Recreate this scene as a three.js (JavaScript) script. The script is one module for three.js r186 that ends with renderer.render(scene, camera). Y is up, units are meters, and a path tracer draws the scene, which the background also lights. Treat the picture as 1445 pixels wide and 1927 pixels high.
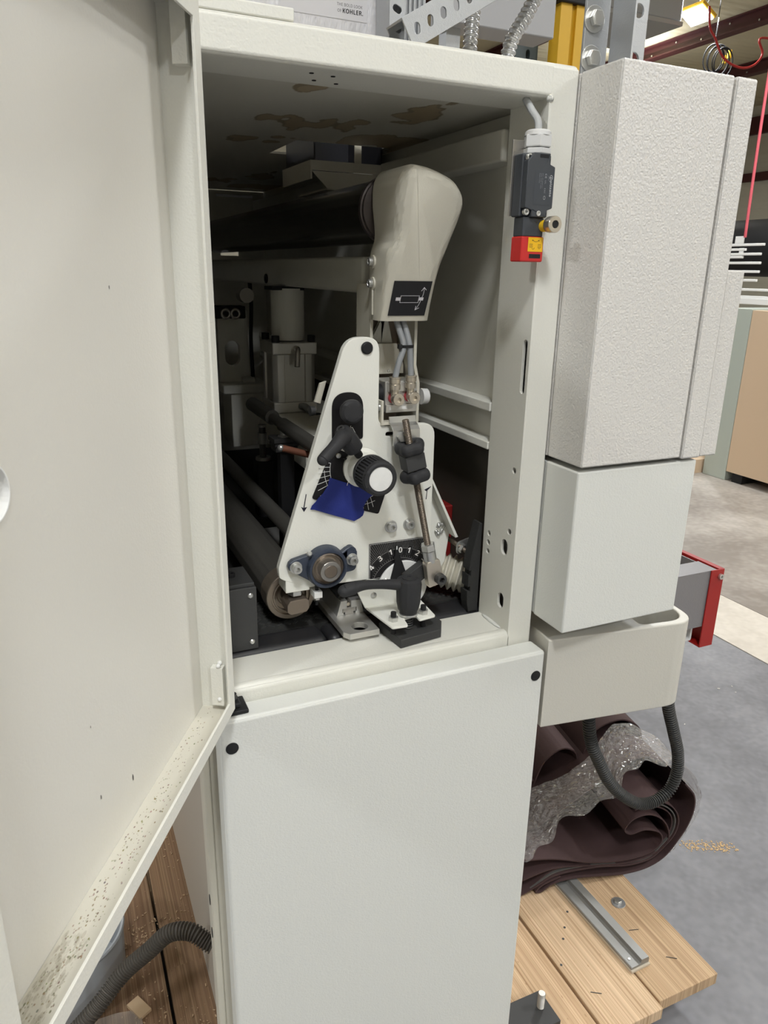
import * as THREE from 'three';
import { RoundedBoxGeometry } from 'three/addons/geometries/RoundedBoxGeometry.js';
import { RectAreaLightUniformsLib } from 'three/addons/lights/RectAreaLightUniformsLib.js';
import { mergeGeometries, mergeVertices, toCreasedNormals } from 'three/addons/utils/BufferGeometryUtils.js';
import { FontLoader } from 'three/addons/loaders/FontLoader.js';

// ---------- camera, exposure ----------
const scene = new THREE.Scene();
scene.background = new THREE.Color(0x0b0b0b);
const camera = new THREE.PerspectiveCamera(69.6, 1445 / 1927, 0.02, 60);
camera.position.set(0, 1.62, 0.9);
camera.rotation.order = 'YXZ';
camera.rotation.set(-0.3168, -0.42581, 0.01891);
scene.add(camera);
const renderer = new THREE.WebGLRenderer({ antialias: true });
renderer.toneMapping = THREE.LinearToneMapping;
renderer.toneMappingExposure = 0.89;
renderer.shadowMap.enabled = true;
RectAreaLightUniformsLib.init();

// ---------- high bay lamps hanging from the hall roof: [x, z] ----------
const LAMP_Y = 4.75, LAMP_POWER = 150, LAMP_W = 0.42, LAMP_L = 0.62;
const lampSpots = [[7.2, -6.75], [2.2, -6.9], [-3.2, -6.9], [-4.2, 1.4], [-0.4, 2.3], [4.6, 1.2], [9.0, 1.2], [0.6, 5.3], [5.4, 5.4], [9.6, 8.0], [4.3, -2.6], [-3.8, -2.6], [12.5, -3.4], [10.6, -11.5]];  // last spot: unseen lamp added to brighten the far roof and wall

// ---------- random, helpers ----------
let seed = 7;
const rnd = () => { seed = (seed * 1664525 + 1013904223) >>> 0; return seed / 4294967296; };
const rr = (a, b) => a + (b - a) * rnd();
const V = (x, y, z) => new THREE.Vector3(x, y, z);
const V2 = (x, y) => new THREE.Vector2(x, y);
const PI = Math.PI;
const used = {};
function numbered(n) { used[n] = (used[n] ?? -1) + 1; return used[n] ? n + '_' + String(used[n]).padStart(3, '0') : n; }
function boxUV(g) {
  const p = g.attributes.position, n = g.attributes.normal, uv = new Float32Array(p.count * 2);
  for (let i = 0; i < p.count; i++) {
    const ax = Math.abs(n.getX(i)), ay = Math.abs(n.getY(i)), az = Math.abs(n.getZ(i));
    const x = p.getX(i), y = p.getY(i), z = p.getZ(i);
    if (ax >= ay && ax >= az) { uv[2 * i] = z; uv[2 * i + 1] = y; }
    else if (ay >= az) { uv[2 * i] = x; uv[2 * i + 1] = z; }
    else { uv[2 * i] = x; uv[2 * i + 1] = y; }
  }
  g.setAttribute('uv', new THREE.BufferAttribute(uv, 2));
  return g;
}
function prep(g, keepUV) {
  if (g.index) g = g.toNonIndexed();
  if (!g.attributes.normal) g.computeVertexNormals();
  for (const k of Object.keys(g.attributes)) if (!['position', 'normal', 'uv'].includes(k)) g.deleteAttribute(k);
  if (!keepUV) boxUV(g);
  return g;
}
function join(list, keepUV) {
  const a = (Array.isArray(list) ? list : [list]).flat(9).map(g => prep(g, keepUV));
  return a.length === 1 ? a[0] : mergeGeometries(a);
}
function mesh(name, geo, mat, keepUV) {
  const m = new THREE.Mesh(join(geo, keepUV), mat);
  m.name = name; m.castShadow = m.receiveShadow = true;
  return m;
}
function P(parent, name, geo, mat, label, keepUV) {
  const m = mesh(name, geo, mat, keepUV); parent.add(m);
  if (label) m.userData.label = label;
  return m;
}
function thing(name, label, category, o = {}) {
  const g = new THREE.Group(); g.name = numbered(name);
  if (o.at) g.position.set(...o.at);
  if (o.ry) g.rotation.y = o.ry;
  g.userData = { label, category };
  if (o.group) g.userData.group = o.group;
  scene.add(g); return g;
}
function solo(name, geo, mat, label, category, o = {}) {
  const m = mesh(numbered(name), geo, mat, o.keepUV);
  m.userData = { label, category };
  if (o.group) m.userData.group = o.group;
  if (o.kind) m.userData.kind = o.kind;
  scene.add(m); return m;
}
function struct(name, geo, mat, parent, keepUV) {
  const m = mesh(name, geo, mat, keepUV);
  if (parent) parent.add(m); else { m.userData.kind = 'structure'; scene.add(m); }
  return m;
}
// geometry: bounds box, rounded bounds box, cylinders, extrusions
const bb = (x0, x1, y0, y1, z0, z1) => new THREE.BoxGeometry(x1 - x0, y1 - y0, z1 - z0).translate((x0 + x1) / 2, (y0 + y1) / 2, (z0 + z1) / 2);
const rb = (x0, x1, y0, y1, z0, z1, r = 0.003, s = 3) => new RoundedBoxGeometry(x1 - x0, y1 - y0, z1 - z0, s, Math.min(r, (x1 - x0) / 2.01, (y1 - y0) / 2.01, (z1 - z0) / 2.01)).translate((x0 + x1) / 2, (y0 + y1) / 2, (z0 + z1) / 2);
function cylBetween(a, b, r0, r1 = r0, seg = 24, open = false) {
  const d = b.clone().sub(a), g = new THREE.CylinderGeometry(r1, r0, d.length(), seg, 1, open);
  g.translate(0, d.length() / 2, 0);
  g.applyQuaternion(new THREE.Quaternion().setFromUnitVectors(V(0, 1, 0), d.normalize()));
  return g.translate(a.x, a.y, a.z);
}
const cz = (x, y, z0, z1, r, r1 = r, seg = 28) => cylBetween(V(x, y, z0), V(x, y, z1), r, r1, seg);
const cyv = (x, z, y0, y1, r, r1 = r, seg = 28) => cylBetween(V(x, y0, z), V(x, y1, z), r, r1, seg);
function latheBetween(a, b, pts, seg = 32) {   // pts: [radius, t along a->b in metres]
  const d = b.clone().sub(a).normalize();
  const g = new THREE.LatheGeometry(pts.map(p => V2(Math.max(p[0], 1e-5), p[1])), seg);
  const q = toCreasedNormals(g, 0.5);
  q.applyQuaternion(new THREE.Quaternion().setFromUnitVectors(V(0, 1, 0), d));
  return q.translate(a.x, a.y, a.z);
}
function shapeOf(pts, holes = []) {
  const s = new THREE.Shape(pts.map(p => V2(p[0], p[1])));
  for (const h of holes) s.holes.push(new THREE.Path(h.map(p => V2(p[0], p[1]))));
  return s;
}
function ext(pts, z0, z1, { bevel = 0.001, holes = [], seg = 2 } = {}) {
  const b = Math.min(bevel, (z1 - z0) / 2.2);
  const g = new THREE.ExtrudeGeometry(shapeOf(pts, holes), { depth: z1 - z0 - 2 * b, bevelEnabled: b > 0, bevelThickness: b, bevelSize: b, bevelOffset: -b, bevelSegments: seg, curveSegments: 16 });
  return toCreasedNormals(g.translate(0, 0, z0 + b), 0.34);
}
const circ = (x, y, r, n = 28, a0 = 0) => Array.from({ length: n }, (_, i) => [x + r * Math.cos(a0 + i / n * 2 * PI), y + r * Math.sin(a0 + i / n * 2 * PI)]);
const hexa = (x, y, r, a0 = 0) => circ(x, y, r, 6, a0);
function slotPts(x0, y0, x1, y1, r, n = 8) {
  const a = Math.atan2(y1 - y0, x1 - x0), o = [];
  for (let i = 0; i <= n; i++) o.push([x1 + r * Math.cos(a - PI / 2 + i / n * PI), y1 + r * Math.sin(a - PI / 2 + i / n * PI)]);
  for (let i = 0; i <= n; i++) o.push([x0 + r * Math.cos(a + PI / 2 + i / n * PI), y0 + r * Math.sin(a + PI / 2 + i / n * PI)]);
  return o;
}
function roundPoly(pts, n = 5) {   // pts: [x, y, corner radius]
  const out = [], N = pts.length;
  for (let i = 0; i < N; i++) {
    const p = V2(...pts[i]), a = V2(...pts[(i + N - 1) % N]), c = V2(...pts[(i + 1) % N]), r = pts[i][2] || 0;
    if (!r) { out.push([p.x, p.y]); continue; }
    const u = a.clone().sub(p).normalize(), w = c.clone().sub(p).normalize();
    const half = Math.acos(Math.max(-1, Math.min(1, u.dot(w)))) / 2;
    const d = Math.min(r / Math.tan(half), a.distanceTo(p) * 0.49, c.distanceTo(p) * 0.49);
    const s = p.clone().addScaledVector(u, d), e = p.clone().addScaledVector(w, d);
    for (let k = 0; k <= n; k++) { const t = k / n; out.push([(1 - t) ** 2 * s.x + 2 * t * (1 - t) * p.x + t * t * e.x, (1 - t) ** 2 * s.y + 2 * t * (1 - t) * p.y + t * t * e.y]); }
  }
  return out;
}
// sweep a round section of varying radius along points
function sweep(pts, rad, segs = 80, radial = 12, cap = true) {
  const c = new THREE.CatmullRomCurve3(pts, false, 'centripetal');
  const fr = c.computeFrenetFrames(segs, false), L = c.getLength(), pos = [], uv = [], idx = [];
  for (let i = 0; i <= segs; i++) {
    const p = c.getPointAt(i / segs), r = typeof rad === 'function' ? rad(i / segs, L) : rad;
    for (let j = 0; j <= radial; j++) {
      const a = j / radial * 2 * PI, q = p.clone().addScaledVector(fr.normals[i], r * Math.cos(a)).addScaledVector(fr.binormals[i], r * Math.sin(a));
      pos.push(q.x, q.y, q.z); uv.push(j / radial, i / segs * L);
    }
  }
  const w = radial + 1;
  for (let i = 0; i < segs; i++) for (let j = 0; j < radial; j++) { const a = i * w + j; idx.push(a, a + 1, a + w, a + 1, a + w + 1, a + w); }
  if (cap) for (const e of [0, segs]) { const ci = pos.length / 3, p = c.getPointAt(e / segs); pos.push(p.x, p.y, p.z); uv.push(0, 0); for (let j = 0; j < radial; j++) { const a = e * w + j; e ? idx.push(ci, a, a + 1) : idx.push(ci, a + 1, a); } }
  const g = new THREE.BufferGeometry();
  g.setAttribute('position', new THREE.Float32BufferAttribute(pos, 3)); g.setAttribute('uv', new THREE.Float32BufferAttribute(uv, 2));
  g.setIndex(idx); g.computeVertexNormals(); 
  const nn = g.attributes.normal;   // make sure normals point outwards
  const t0 = c.getPointAt(0.5), k = Math.floor(segs / 2) * w, o = V(pos[3 * k] - t0.x, pos[3 * k + 1] - t0.y, pos[3 * k + 2] - t0.z);
  if (o.dot(V(nn.getX(k), nn.getY(k), nn.getZ(k))) < 0) { for (let i = 0; i < idx.length; i += 3) { const t = idx[i]; idx[i] = idx[i + 1]; idx[i + 1] = t; } g.setIndex(idx); g.computeVertexNormals(); }
  return g;
}
const corrug = (r, pitch, depth) => (t, L) => { const ph = (t * L / pitch) % 1; return r - (ph < 0.5 ? 0 : depth); };
function threadRod(a, b, r, pitch = 0.002) {
  const L = b.distanceTo(a), pts = [[0, 0]];
  for (let t = 0; t < L - pitch; t += pitch) { pts.push([r * 0.86, t], [r, t + pitch / 2]); }
  pts.push([r * 0.86, L], [0, L]);
  return latheBetween(a, b, pts, 16);
}
// oriented placement: build along +z at origin then send +z to dir, origin to p
function orient(g, p, dir, up = V(0, 1, 0)) {
  const z = dir.clone().normalize(), x = up.clone().cross(z).normalize(), y = z.clone().cross(x);
  return g.applyMatrix4(new THREE.Matrix4().makeBasis(x, y, z).setPosition(p));
}
// hex socket head screw / hex bolt / washer, along dir from p
const socketHead = (r, h) => [ext(circ(0, 0, r, 28), 0, h, { bevel: r * 0.12, holes: [hexa(0, 0, r * 0.52)] }), new THREE.CircleGeometry(r * 0.6, 12).translate(0, 0, h * 0.35)];
const hexHead = (r, h) => [ext(hexa(0, 0, r), 0, h, { bevel: r * 0.1 })];
const washerG = (r, ri, h) => [ext(circ(0, 0, r, 32), 0, h, { bevel: h * 0.3, holes: [circ(0, 0, ri, 20)] })];
const place = (list, p, dir, up) => list.map(g => orient(g, p, dir, up));
const ZP = V(0, 0, 1), YP = V(0, 1, 0), XM = V(-1, 0, 0), XP = V(1, 0, 0);

// ---------- textures ----------
function noiseGrid(n, cell, amp) {
  const k = Math.round(n / cell), g = Array.from({ length: k * k }, rnd), out = new Float32Array(n * n);
  const sm = t => t * t * (3 - 2 * t);
  for (let y = 0; y < n; y++) for (let x = 0; x < n; x++) {
    const fx = x / cell, fy = y / cell, x0 = Math.floor(fx), y0 = Math.floor(fy), tx = sm(fx - x0), ty = sm(fy - y0);
    const G = (a, b) => g[(a % k) + (b % k) * k];
    out[x + y * n] = amp * ((G(x0, y0) * (1 - tx) + G(x0 + 1, y0) * tx) * (1 - ty) + (G(x0, y0 + 1) * (1 - tx) + G(x0 + 1, y0 + 1) * tx) * ty);
  }
  return out;
}
function layered(n, cells, amps) {
  const out = new Float32Array(n * n); let s = 0;
  cells.forEach((c, i) => { const a = noiseGrid(n, c, amps[i]); s += amps[i]; for (let j = 0; j < a.length; j++) out[j] += a[j]; });
  for (let j = 0; j < out.length; j++) out[j] /= s;
  return out;
}
function dataTex(f, n, fn, tile, srgb) {
  const d = new Uint8Array(n * n * 4);
  for (let i = 0; i < n * n; i++) { const c = fn(f[i], i); d[4 * i] = c[0]; d[4 * i + 1] = c[1]; d[4 * i + 2] = c[2]; d[4 * i + 3] = 255; }
  const t = new THREE.DataTexture(d, n, n); t.wrapS = t.wrapT = THREE.RepeatWrapping; t.magFilter = THREE.LinearFilter; t.minFilter = THREE.LinearMipmapLinearFilter; t.generateMipmaps = true;
  if (Array.isArray(tile)) t.repeat.set(1 / tile[0], 1 / tile[1]); else t.repeat.set(1 / tile, 1 / tile);
  if (srgb) t.colorSpace = THREE.SRGBColorSpace; t.needsUpdate = true; return t;
}
const grey = v => { const g = Math.max(0, Math.min(255, v * 255)); return [g, g, g]; };
function canvasTex(w, h, draw, srgb = true) {
  const c = document.createElement('canvas'); c.width = w; c.height = h;
  const x = c.getContext('2d'); draw(x, w, h);
  const t = new THREE.CanvasTexture(c); if (srgb) t.colorSpace = THREE.SRGBColorSpace; t.anisotropy = 4; return t;
}
// a flat printed rectangle lying in a plane: four corners tl, tr, br, bl
function quad(tl, tr, br, bl, thick = 0) {
  const g = new THREE.BufferGeometry();
  const p = [...tl, ...tr, ...br, ...bl];
  g.setAttribute('position', new THREE.Float32BufferAttribute(p, 3));
  g.setAttribute('uv', new THREE.Float32BufferAttribute([0, 1, 1, 1, 1, 0, 0, 0], 2));
  g.setIndex([0, 3, 2, 0, 2, 1]); g.computeVertexNormals(); return g;
}
const peelN = layered(256, [4, 8, 2], [1, 0.6, 0.3]);
const peelFine = dataTex(peelN, 256, grey, 0.11);
const peelCoarse = dataTex(peelN, 256, grey, 0.125);
const grit = dataTex(layered(256, [2, 4, 16], [1, 0.8, 0.6]), 256, grey, 0.06);
const brush = (() => { const n = 256, a = new Float32Array(n * n); const r = Array.from({ length: n }, rnd); for (let y = 0; y < n; y++) for (let x = 0; x < n; x++) a[x + y * n] = 0.55 * r[y] + 0.45 * r[(y * 7 + (x >> 5)) % n]; return dataTex(a, n, grey, 0.05); })();

// ---------- materials ----------
const C = (r, g, b) => new THREE.Color().setRGB(r, g, b);
const std = (c, rough, metal = 0, o = {}) => new THREE.MeshStandardMaterial({ color: Array.isArray(c) ? C(...c) : c, roughness: rough, metalness: metal, ...o });
const phys = (c, rough, metal = 0, o = {}) => new THREE.MeshPhysicalMaterial({ color: Array.isArray(c) ? C(...c) : c, roughness: rough, metalness: metal, ...o });
const CREAM = [0.73, 0.72, 0.655];
const M = {
  cream: std(CREAM, 0.42, 0, { bumpMap: peelFine, bumpScale: 0.00028 }),
  creamCoarse: std([0.66, 0.64, 0.605], 0.33, 0, { bumpMap: peelCoarse, bumpScale: 0.0008 }),
  creamWhite: std([0.70, 0.705, 0.665], 0.45, 0, { bumpMap: peelFine, bumpScale: 0.00032 }),
  plateWhite: std([0.80, 0.795, 0.73], 0.5, 0, { bumpMap: peelFine, bumpScale: 0.00015 }),
  castCream: std([0.60, 0.57, 0.48], 0.5, 0, { bumpMap: grit, bumpScale: 0.0002 }),
  inner: std([0.64, 0.625, 0.555], 0.5, 0, { bumpMap: peelFine, bumpScale: 0.00012 }),  // frame cream toned down, part of the bay shade is in this colour
  black: phys([0.016, 0.016, 0.017], 0.55, 0, { specularIntensity: 0.5 }),
  blackMatte: std([0.028, 0.028, 0.028], 0.8, 0, { bumpMap: grit, bumpScale: 0.0003 }),
  rubber: std([0.022, 0.022, 0.021], 0.85, 0, { bumpMap: grit, bumpScale: 0.0004 }),
  leverBlack: phys([0.03, 0.03, 0.032], 0.6, 0, { specularIntensity: 0.6, bumpMap: grit, bumpScale: 0.0001 }),
  greyPlastic: std([0.10, 0.10, 0.098], 0.55, 0, { bumpMap: grit, bumpScale: 0.0002 }),
  printBlack: phys([0.012, 0.011, 0.012], 0.5, 0, { specularIntensity: 0.4 }),
  darkSteel: std([0.07, 0.07, 0.07], 0.5, 0.5),
  blockGrey: std([0.05, 0.05, 0.05], 0.62, 0.2, { bumpMap: grit, bumpScale: 0.0002 }),
  zinc: std([0.62, 0.62, 0.60], 0.32, 0.85),
  galv: std([0.44, 0.45, 0.46], 0.42, 0.7, { bumpMap: grit, bumpScale: 0.0002 }),
  alu: std([0.66, 0.65, 0.62], 0.42, 0.8, { bumpMap: brush, bumpScale: 0.00005 }),
  aluDark: std([0.30, 0.30, 0.29], 0.5, 0.6),
  nickel: std([0.64, 0.585, 0.50], 0.33, 0.9),
  steel: std([0.48, 0.46, 0.43], 0.35, 0.9),
  browned: std([0.26, 0.215, 0.175], 0.42, 0.75, { bumpMap: grit, bumpScale: 0.0002 }),
  blueCast: std([0.033, 0.043, 0.068], 0.42, 0, { bumpMap: grit, bumpScale: 0.0003 }),
  red: std([0.33, 0.009, 0.007], 0.45),
  redPlastic: std([0.55, 0.02, 0.018], 0.45),
  yellow: std([0.80, 0.50, 0.02], 0.5),
  yellowPaint: std([0.62, 0.36, 0.015], 0.5),
  white: std([0.80, 0.80, 0.78], 0.45),
  glandWhite: std([0.66, 0.66, 0.65], 0.4),
  cableGrey: std([0.42, 0.43, 0.43], 0.5),
  hoseGrey: std([0.26, 0.27, 0.28], 0.4),
  corr: std([0.034, 0.034, 0.032], 0.5),
  tape: std([0.010, 0.022, 0.19], 0.75, 0, { bumpMap: grit, bumpScale: 0.0002 }),
  mdf: std([0.60, 0.45, 0.31], 0.8, 0, { bumpMap: grit, bumpScale: 0.0002 }),
  greyPaint: std([0.20, 0.19, 0.195], 0.4, 0, { bumpMap: peelFine, bumpScale: 0.0002 }),
  switchGrey: std([0.045, 0.05, 0.058], 0.5, 0, { bumpMap: grit, bumpScale: 0.0001 }),
  rollerBlack: std([0.018, 0.016, 0.014], 0.22),
  rollerGrey: std([0.062, 0.058, 0.05], 0.75, 0, { bumpMap: grit, bumpScale: 0.0002 }),
  beltTop: std([0.058, 0.030, 0.030], 0.8, 0, { bumpMap: grit, bumpScale: 0.0004 }),
  beltBack: std([0.10, 0.094, 0.088], 0.75),
  castWall: std([0.58, 0.56, 0.50], 0.42, 0, { bumpMap: peelFine, bumpScale: 0.0002 }),
  marker: std([0.008, 0.007, 0.02], 0.5),
  purlin: std([0.075, 0.018, 0.018], 0.5),
  darkGreen: std([0.035, 0.05, 0.052], 0.45),
};
// ---------- the hall ----------
const floorN = layered(512, [4, 16, 64, 128], [0.5, 0.5, 0.9, 1.1]);
const floorTex = (lo, hi, tile) => dataTex(floorN, 512, v => lo.map((a, i) => a + (hi[i] - a) * Math.max(0, Math.min(1, (v - 0.25) * 2))), tile, true);
const fm1 = std(0xffffff, 0.55, 0, { map: floorTex([104, 104, 108], [138, 138, 142], 1.7), bumpMap: grit, bumpScale: 0.0003 });
const fm2 = std(0xffffff, 0.6, 0, { map: floorTex([188, 180, 168], [218, 211, 200], 2.3) });
const fm3 = std(0xffffff, 0.5, 0, { map: floorTex([128, 120, 112], [182, 176, 168], 2.9) });
const floorG = new THREE.Group(); floorG.name = 'floor'; floorG.userData.kind = 'structure'; scene.add(floorG);
P(floorG, 'slab', bb(-9, 2.742, -0.2, 0, -16, 10), fm1);
P(floorG, 'slab', bb(2.75, 3.148, -0.2, 0, -16, 10), fm2);
P(floorG, 'slab', bb(3.152, 17, -0.2, 0, -16, 10), fm3);
P(floorG, 'joint_filler', [bb(2.742, 2.75, -0.2, -0.003, -16, 10), bb(3.148, 3.152, -0.2, -0.003, -16, 10)], std([0.12, 0.11, 0.10], 0.9));
const liner = std([0.62, 0.595, 0.50], 0.75, 0, { bumpMap: dataTex(layered(256, [64, 32, 8], [1, 0.6, 0.1]), 256, grey, [3.2, 0.7]), bumpScale: 0.05 });
const roofLiner = liner.clone(); roofLiner.color = C(0.56, 0.495, 0.34);
struct('ceiling', bb(-9, 17.2, 5.72, 5.95, -16.2, 10.2), roofLiner);
struct('wall_right', bb(17, 17.2, 0, 5.72, -16, 10), liner);
struct('wall_back', bb(-9, 17.2, 0, 5.72, -16.2, -16), liner);
struct('wall_left', bb(-9.2, -9, 0, 5.72, -16.2, 10.2), liner);
struct('wall_front', bb(-9, 17.2, 0, 5.72, 10, 10.2), liner);
// roof purlins and wall girts, dark red steel
const beamShape = (w, h) => [[-w / 2, 0], [w / 2, 0], [w / 2, 0.02], [0.012, 0.02], [0.012, h - 0.02], [w / 2, h - 0.02], [w / 2, h], [-w / 2, h], [-w / 2, h - 0.02], [-0.012, h - 0.02], [-0.012, 0.02], [-w / 2, 0.02]];
const beamXs = [-6.45, -3.95, -1.45, 1.05, 3.55, 6.05, 8.55, 11.07, 13.57];
beamXs.forEach((x, i) => {
  const g = thing('roof_beam', ['dark red steel roof beam', 'dark red steel roof beam'][0] + ' running across the hall ceiling', 'beam', { at: [x, 0, 0], group: 'red roof beams' });
  P(g, 'flange_beam', ext(beamShape(0.2, 0.22), -15.9, 9.9, { bevel: 0 }).translate(0, 5.495, 0), M.purlin);
  const rv = [];
  for (let k = 0; k < 16; k++) rv.push(cylBetween(V(-0.012, 5.56 + 0.09 * (k % 2), -14 + k * 0.6), V(-0.03, 5.56 + 0.09 * (k % 2), -14 + k * 0.6), 0.016, 0.016, 8));
  P(g, 'rivet_row', rv, M.zinc);
});
struct('wall_girt_1', bb(16.9, 16.999, 3.95, 4.15, -15.9, 9.9), M.purlin);  // steel girt along the hall wall
struct('eave_strut_2', bb(16.86, 16.999, 5.05, 5.45, -15.9, 9.9), M.purlin);  // steel eave strut at the top of the wall
// high bay lamps: orange heat-sink frame round a white lens
lampSpots.forEach(([x, z], i) => {
  const g = thing('high_bay_lamp', i ? 'orange-framed high bay lamp hanging below the hall roof' : 'orange-framed high bay lamp hanging beside the grey heater', 'lamp', { at: [x, LAMP_Y, z], group: i ? 'high bay lamps' : undefined });
  P(g, 'housing', [rb(-0.25, 0.25, 0.02, 0.10, -0.35, 0.35, 0.02), rb(-0.12, 0.12, 0.10, 0.22, -0.16, 0.16, 0.02)], M.yellowPaint);
  P(g, 'lens', rb(-0.22, 0.22, -0.03, 0.02, -0.32, 0.32, 0.01), std([0.9, 0.9, 0.9], 0.4, 0, { emissive: C(1, 0.98, 0.93), emissiveIntensity: 9 }));
  P(g, 'hanger', [cyv(-0.1, 0, 0.2, 0.97, 0.004, 0.004, 6), cyv(0.1, 0, 0.2, 0.97, 0.004, 0.004, 6)], M.zinc);
  const l = new THREE.RectAreaLight(C(0.94, 0.97, 1), LAMP_POWER, LAMP_W, LAMP_L);
  l.position.set(0, -0.045, 0); l.rotation.x = -PI / 2; g.add(l);
  P(g, 'added_uplight', [rb(-0.2, -0.14, 0.1, 0.115, -0.3, 0.3, 0.005)], std([0.9, 0.9, 0.9], 0.4, 0, { emissive: C(1, 0.98, 0.93), emissiveIntensity: 5 }));  // glowing strip and upward light added to brighten the ceiling
  const ul0 = new THREE.RectAreaLight(C(0.94, 0.97, 1), LAMP_POWER * 3.6, 0.06, 0.6);
  ul0.position.set(-0.17, 0.125, 0); ul0.rotation.x = PI / 2; g.add(ul0);
  if (!i) { g.position.set(7.12, 4.42, -6.5); g.rotation.z = -0.5; g.scale.setScalar(0.5); }
});

// ---------- machine housing: frame round the open service bay ----------
const FX0 = 0.183, FX1 = 0.634, FX2 = 0.678, SILL = 1.06, TOP = 1.838, FT = 1.879, ZB = -0.092;
const hs = thing('machine_housing', 'cream sheet steel housing framing the open service bay', 'machine', { at: [0, 0, 0] });
P(hs, 'top_beam', rb(0.13, FX2 - 0.0005, TOP, FT, ZB, 0, 0.006), M.cream);
P(hs, 'left_post', rb(0.13, FX0, 1.0, TOP + 0.004, ZB, -0.002, 0.004), M.cream);
// right post: inner face with its holes in the y-z plane, front face, outer face
const yz = (g, x) => g.applyMatrix4(new THREE.Matrix4().makeBasis(V(0, 0, -1), V(0, 1, 0), V(1, 0, 0)).setPosition(x, 0, 0));   // shape x -> -z, shape y -> y, depth -> +x
const eye = (u, y, r) => slotPts(u, y - r * 0.55, u, y + r * 0.55, r, 8);
const innerFace = yz(ext([[0, 1.0], [-ZB, 1.0], [-ZB, TOP + 0.004], [0, TOP + 0.004]], 0, 0.005, { bevel: 0.0006, holes: [slotPts(0.0125, 1.455, 0.0125, 1.523, 0.0052), circ(0.017, 1.331, 0.0048), circ(0.0755, 1.2098, 0.0045), circ(0.0755, 1.1935, 0.0045), circ(0.0755, 1.1779, 0.0045), circ(0.0176, 1.231, 0.0048), eye(0.0285, 1.2014, 0.0085), eye(0.0285, 1.1081, 0.0085)] }), FX1);
P(hs, 'right_post', [innerFace, rb(FX1 + 0.0005, FX2, 1.0, FT - 0.004, -0.006, 0.0005, 0.003), bb(FX2 - 0.006, FX2 - 0.001, 1.0, FT - 0.005, ZB, -0.006), bb(FX1 + 0.005, FX2 - 0.006, 1.0, FT - 0.005, ZB, ZB + 0.004)], M.cream);
// sill: flat tray with a rolled front rim
P(hs, 'sill', [rb(FX0 - 0.05, FX1 + 0.004, 1.0, SILL, ZB, -0.012, 0.004), rb(FX0 - 0.05, FX1 + 0.02, 1.0, SILL + 0.003, -0.02, 0, 0.0085, 5)], M.cream);
P(hs, 'weld_bead', [new THREE.SphereGeometry(0.005, 10, 8).scale(1, 0.5, 6).translate(FX1 - 0.001, SILL + 0.001, -0.05), new THREE.SphereGeometry(0.006, 10, 8).scale(0.8, 0.8, 1).translate(FX1 + 0.002, TOP - 0.001, -0.002)], M.creamWhite);
for (const [x, z] of [[0.318, -0.03], [0.332, -0.062], [0.346, -0.033], [0.362, -0.066]]) P(hs, 'screw_hole', cyv(x, z, TOP - 0.0006, TOP + 0.001, 0.0028, 0.0028, 12), M.black);
// inner skin of the bay
const ZF = -1.5;
const ceilShape = [[0.13, 0.092], [0.668, 0.092], [0.668, 1.5], [0.13, 1.5]];
const stain = std(0xffffff, 0.42, 0, { map: dataTex(layered(256, [8, 32, 64], [0.35, 0.9, 1]), 256, v => v > 0.60 ? [172, 156, 128] : v > 0.575 ? [144, 130, 106] : [205, 202, 190], [0.55, 0.9], true), bumpMap: peelFine, bumpScale: 0.00012 });
const ceilG = ext(ceilShape, 0, 0.004, { bevel: 0, holes: [[[0.455, 0.52], [0.455, 0.70], [0.63, 0.70], [0.63, 0.52]]] }).applyMatrix4(new THREE.Matrix4().makeBasis(V(1, 0, 0), V(0, 0, -1), V(0, 1, 0)).setPosition(0, 1.842, 0));
P(hs, 'inner_ceiling', ceilG, stain);
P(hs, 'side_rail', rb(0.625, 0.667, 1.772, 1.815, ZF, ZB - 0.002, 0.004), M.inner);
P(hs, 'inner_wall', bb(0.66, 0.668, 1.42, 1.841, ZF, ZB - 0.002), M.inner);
P(hs, 'ledge', rb(0.632, 0.662, 1.409, 1.4235, ZF, ZB - 0.002, 0.002), M.cream);
P(hs, 'ledge', rb(0.632, 0.662, 1.347, 1.3602, ZF, ZB - 0.002, 0.002), M.cream);
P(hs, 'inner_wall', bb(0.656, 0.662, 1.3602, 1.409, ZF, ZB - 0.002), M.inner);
P(hs, 'shade_dark_lining', bb(0.662, 0.668, 1.0, 1.347, ZF, ZB - 0.002), std([0.06, 0.052, 0.04], 0.7));  // near-black colour stands in for the unlit recess
P(hs, 'unseen_left_lining', bb(0.126, 0.13, 1.0, 1.841, ZF, -0.09), M.inner);  // unseen side of the bay, put in to block light
// far wall with the two slots and a window of the other service side
P(hs, 'far_wall', ext([[0.126, 1.0], [0.668, 1.0], [0.668, 1.841], [0.126, 1.841]], ZF - 0.006, ZF, { bevel: 0, holes: [[[0.52, 1.655], [0.52, 1.70], [0.575, 1.70], [0.575, 1.655]]] }), M.inner);
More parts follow.
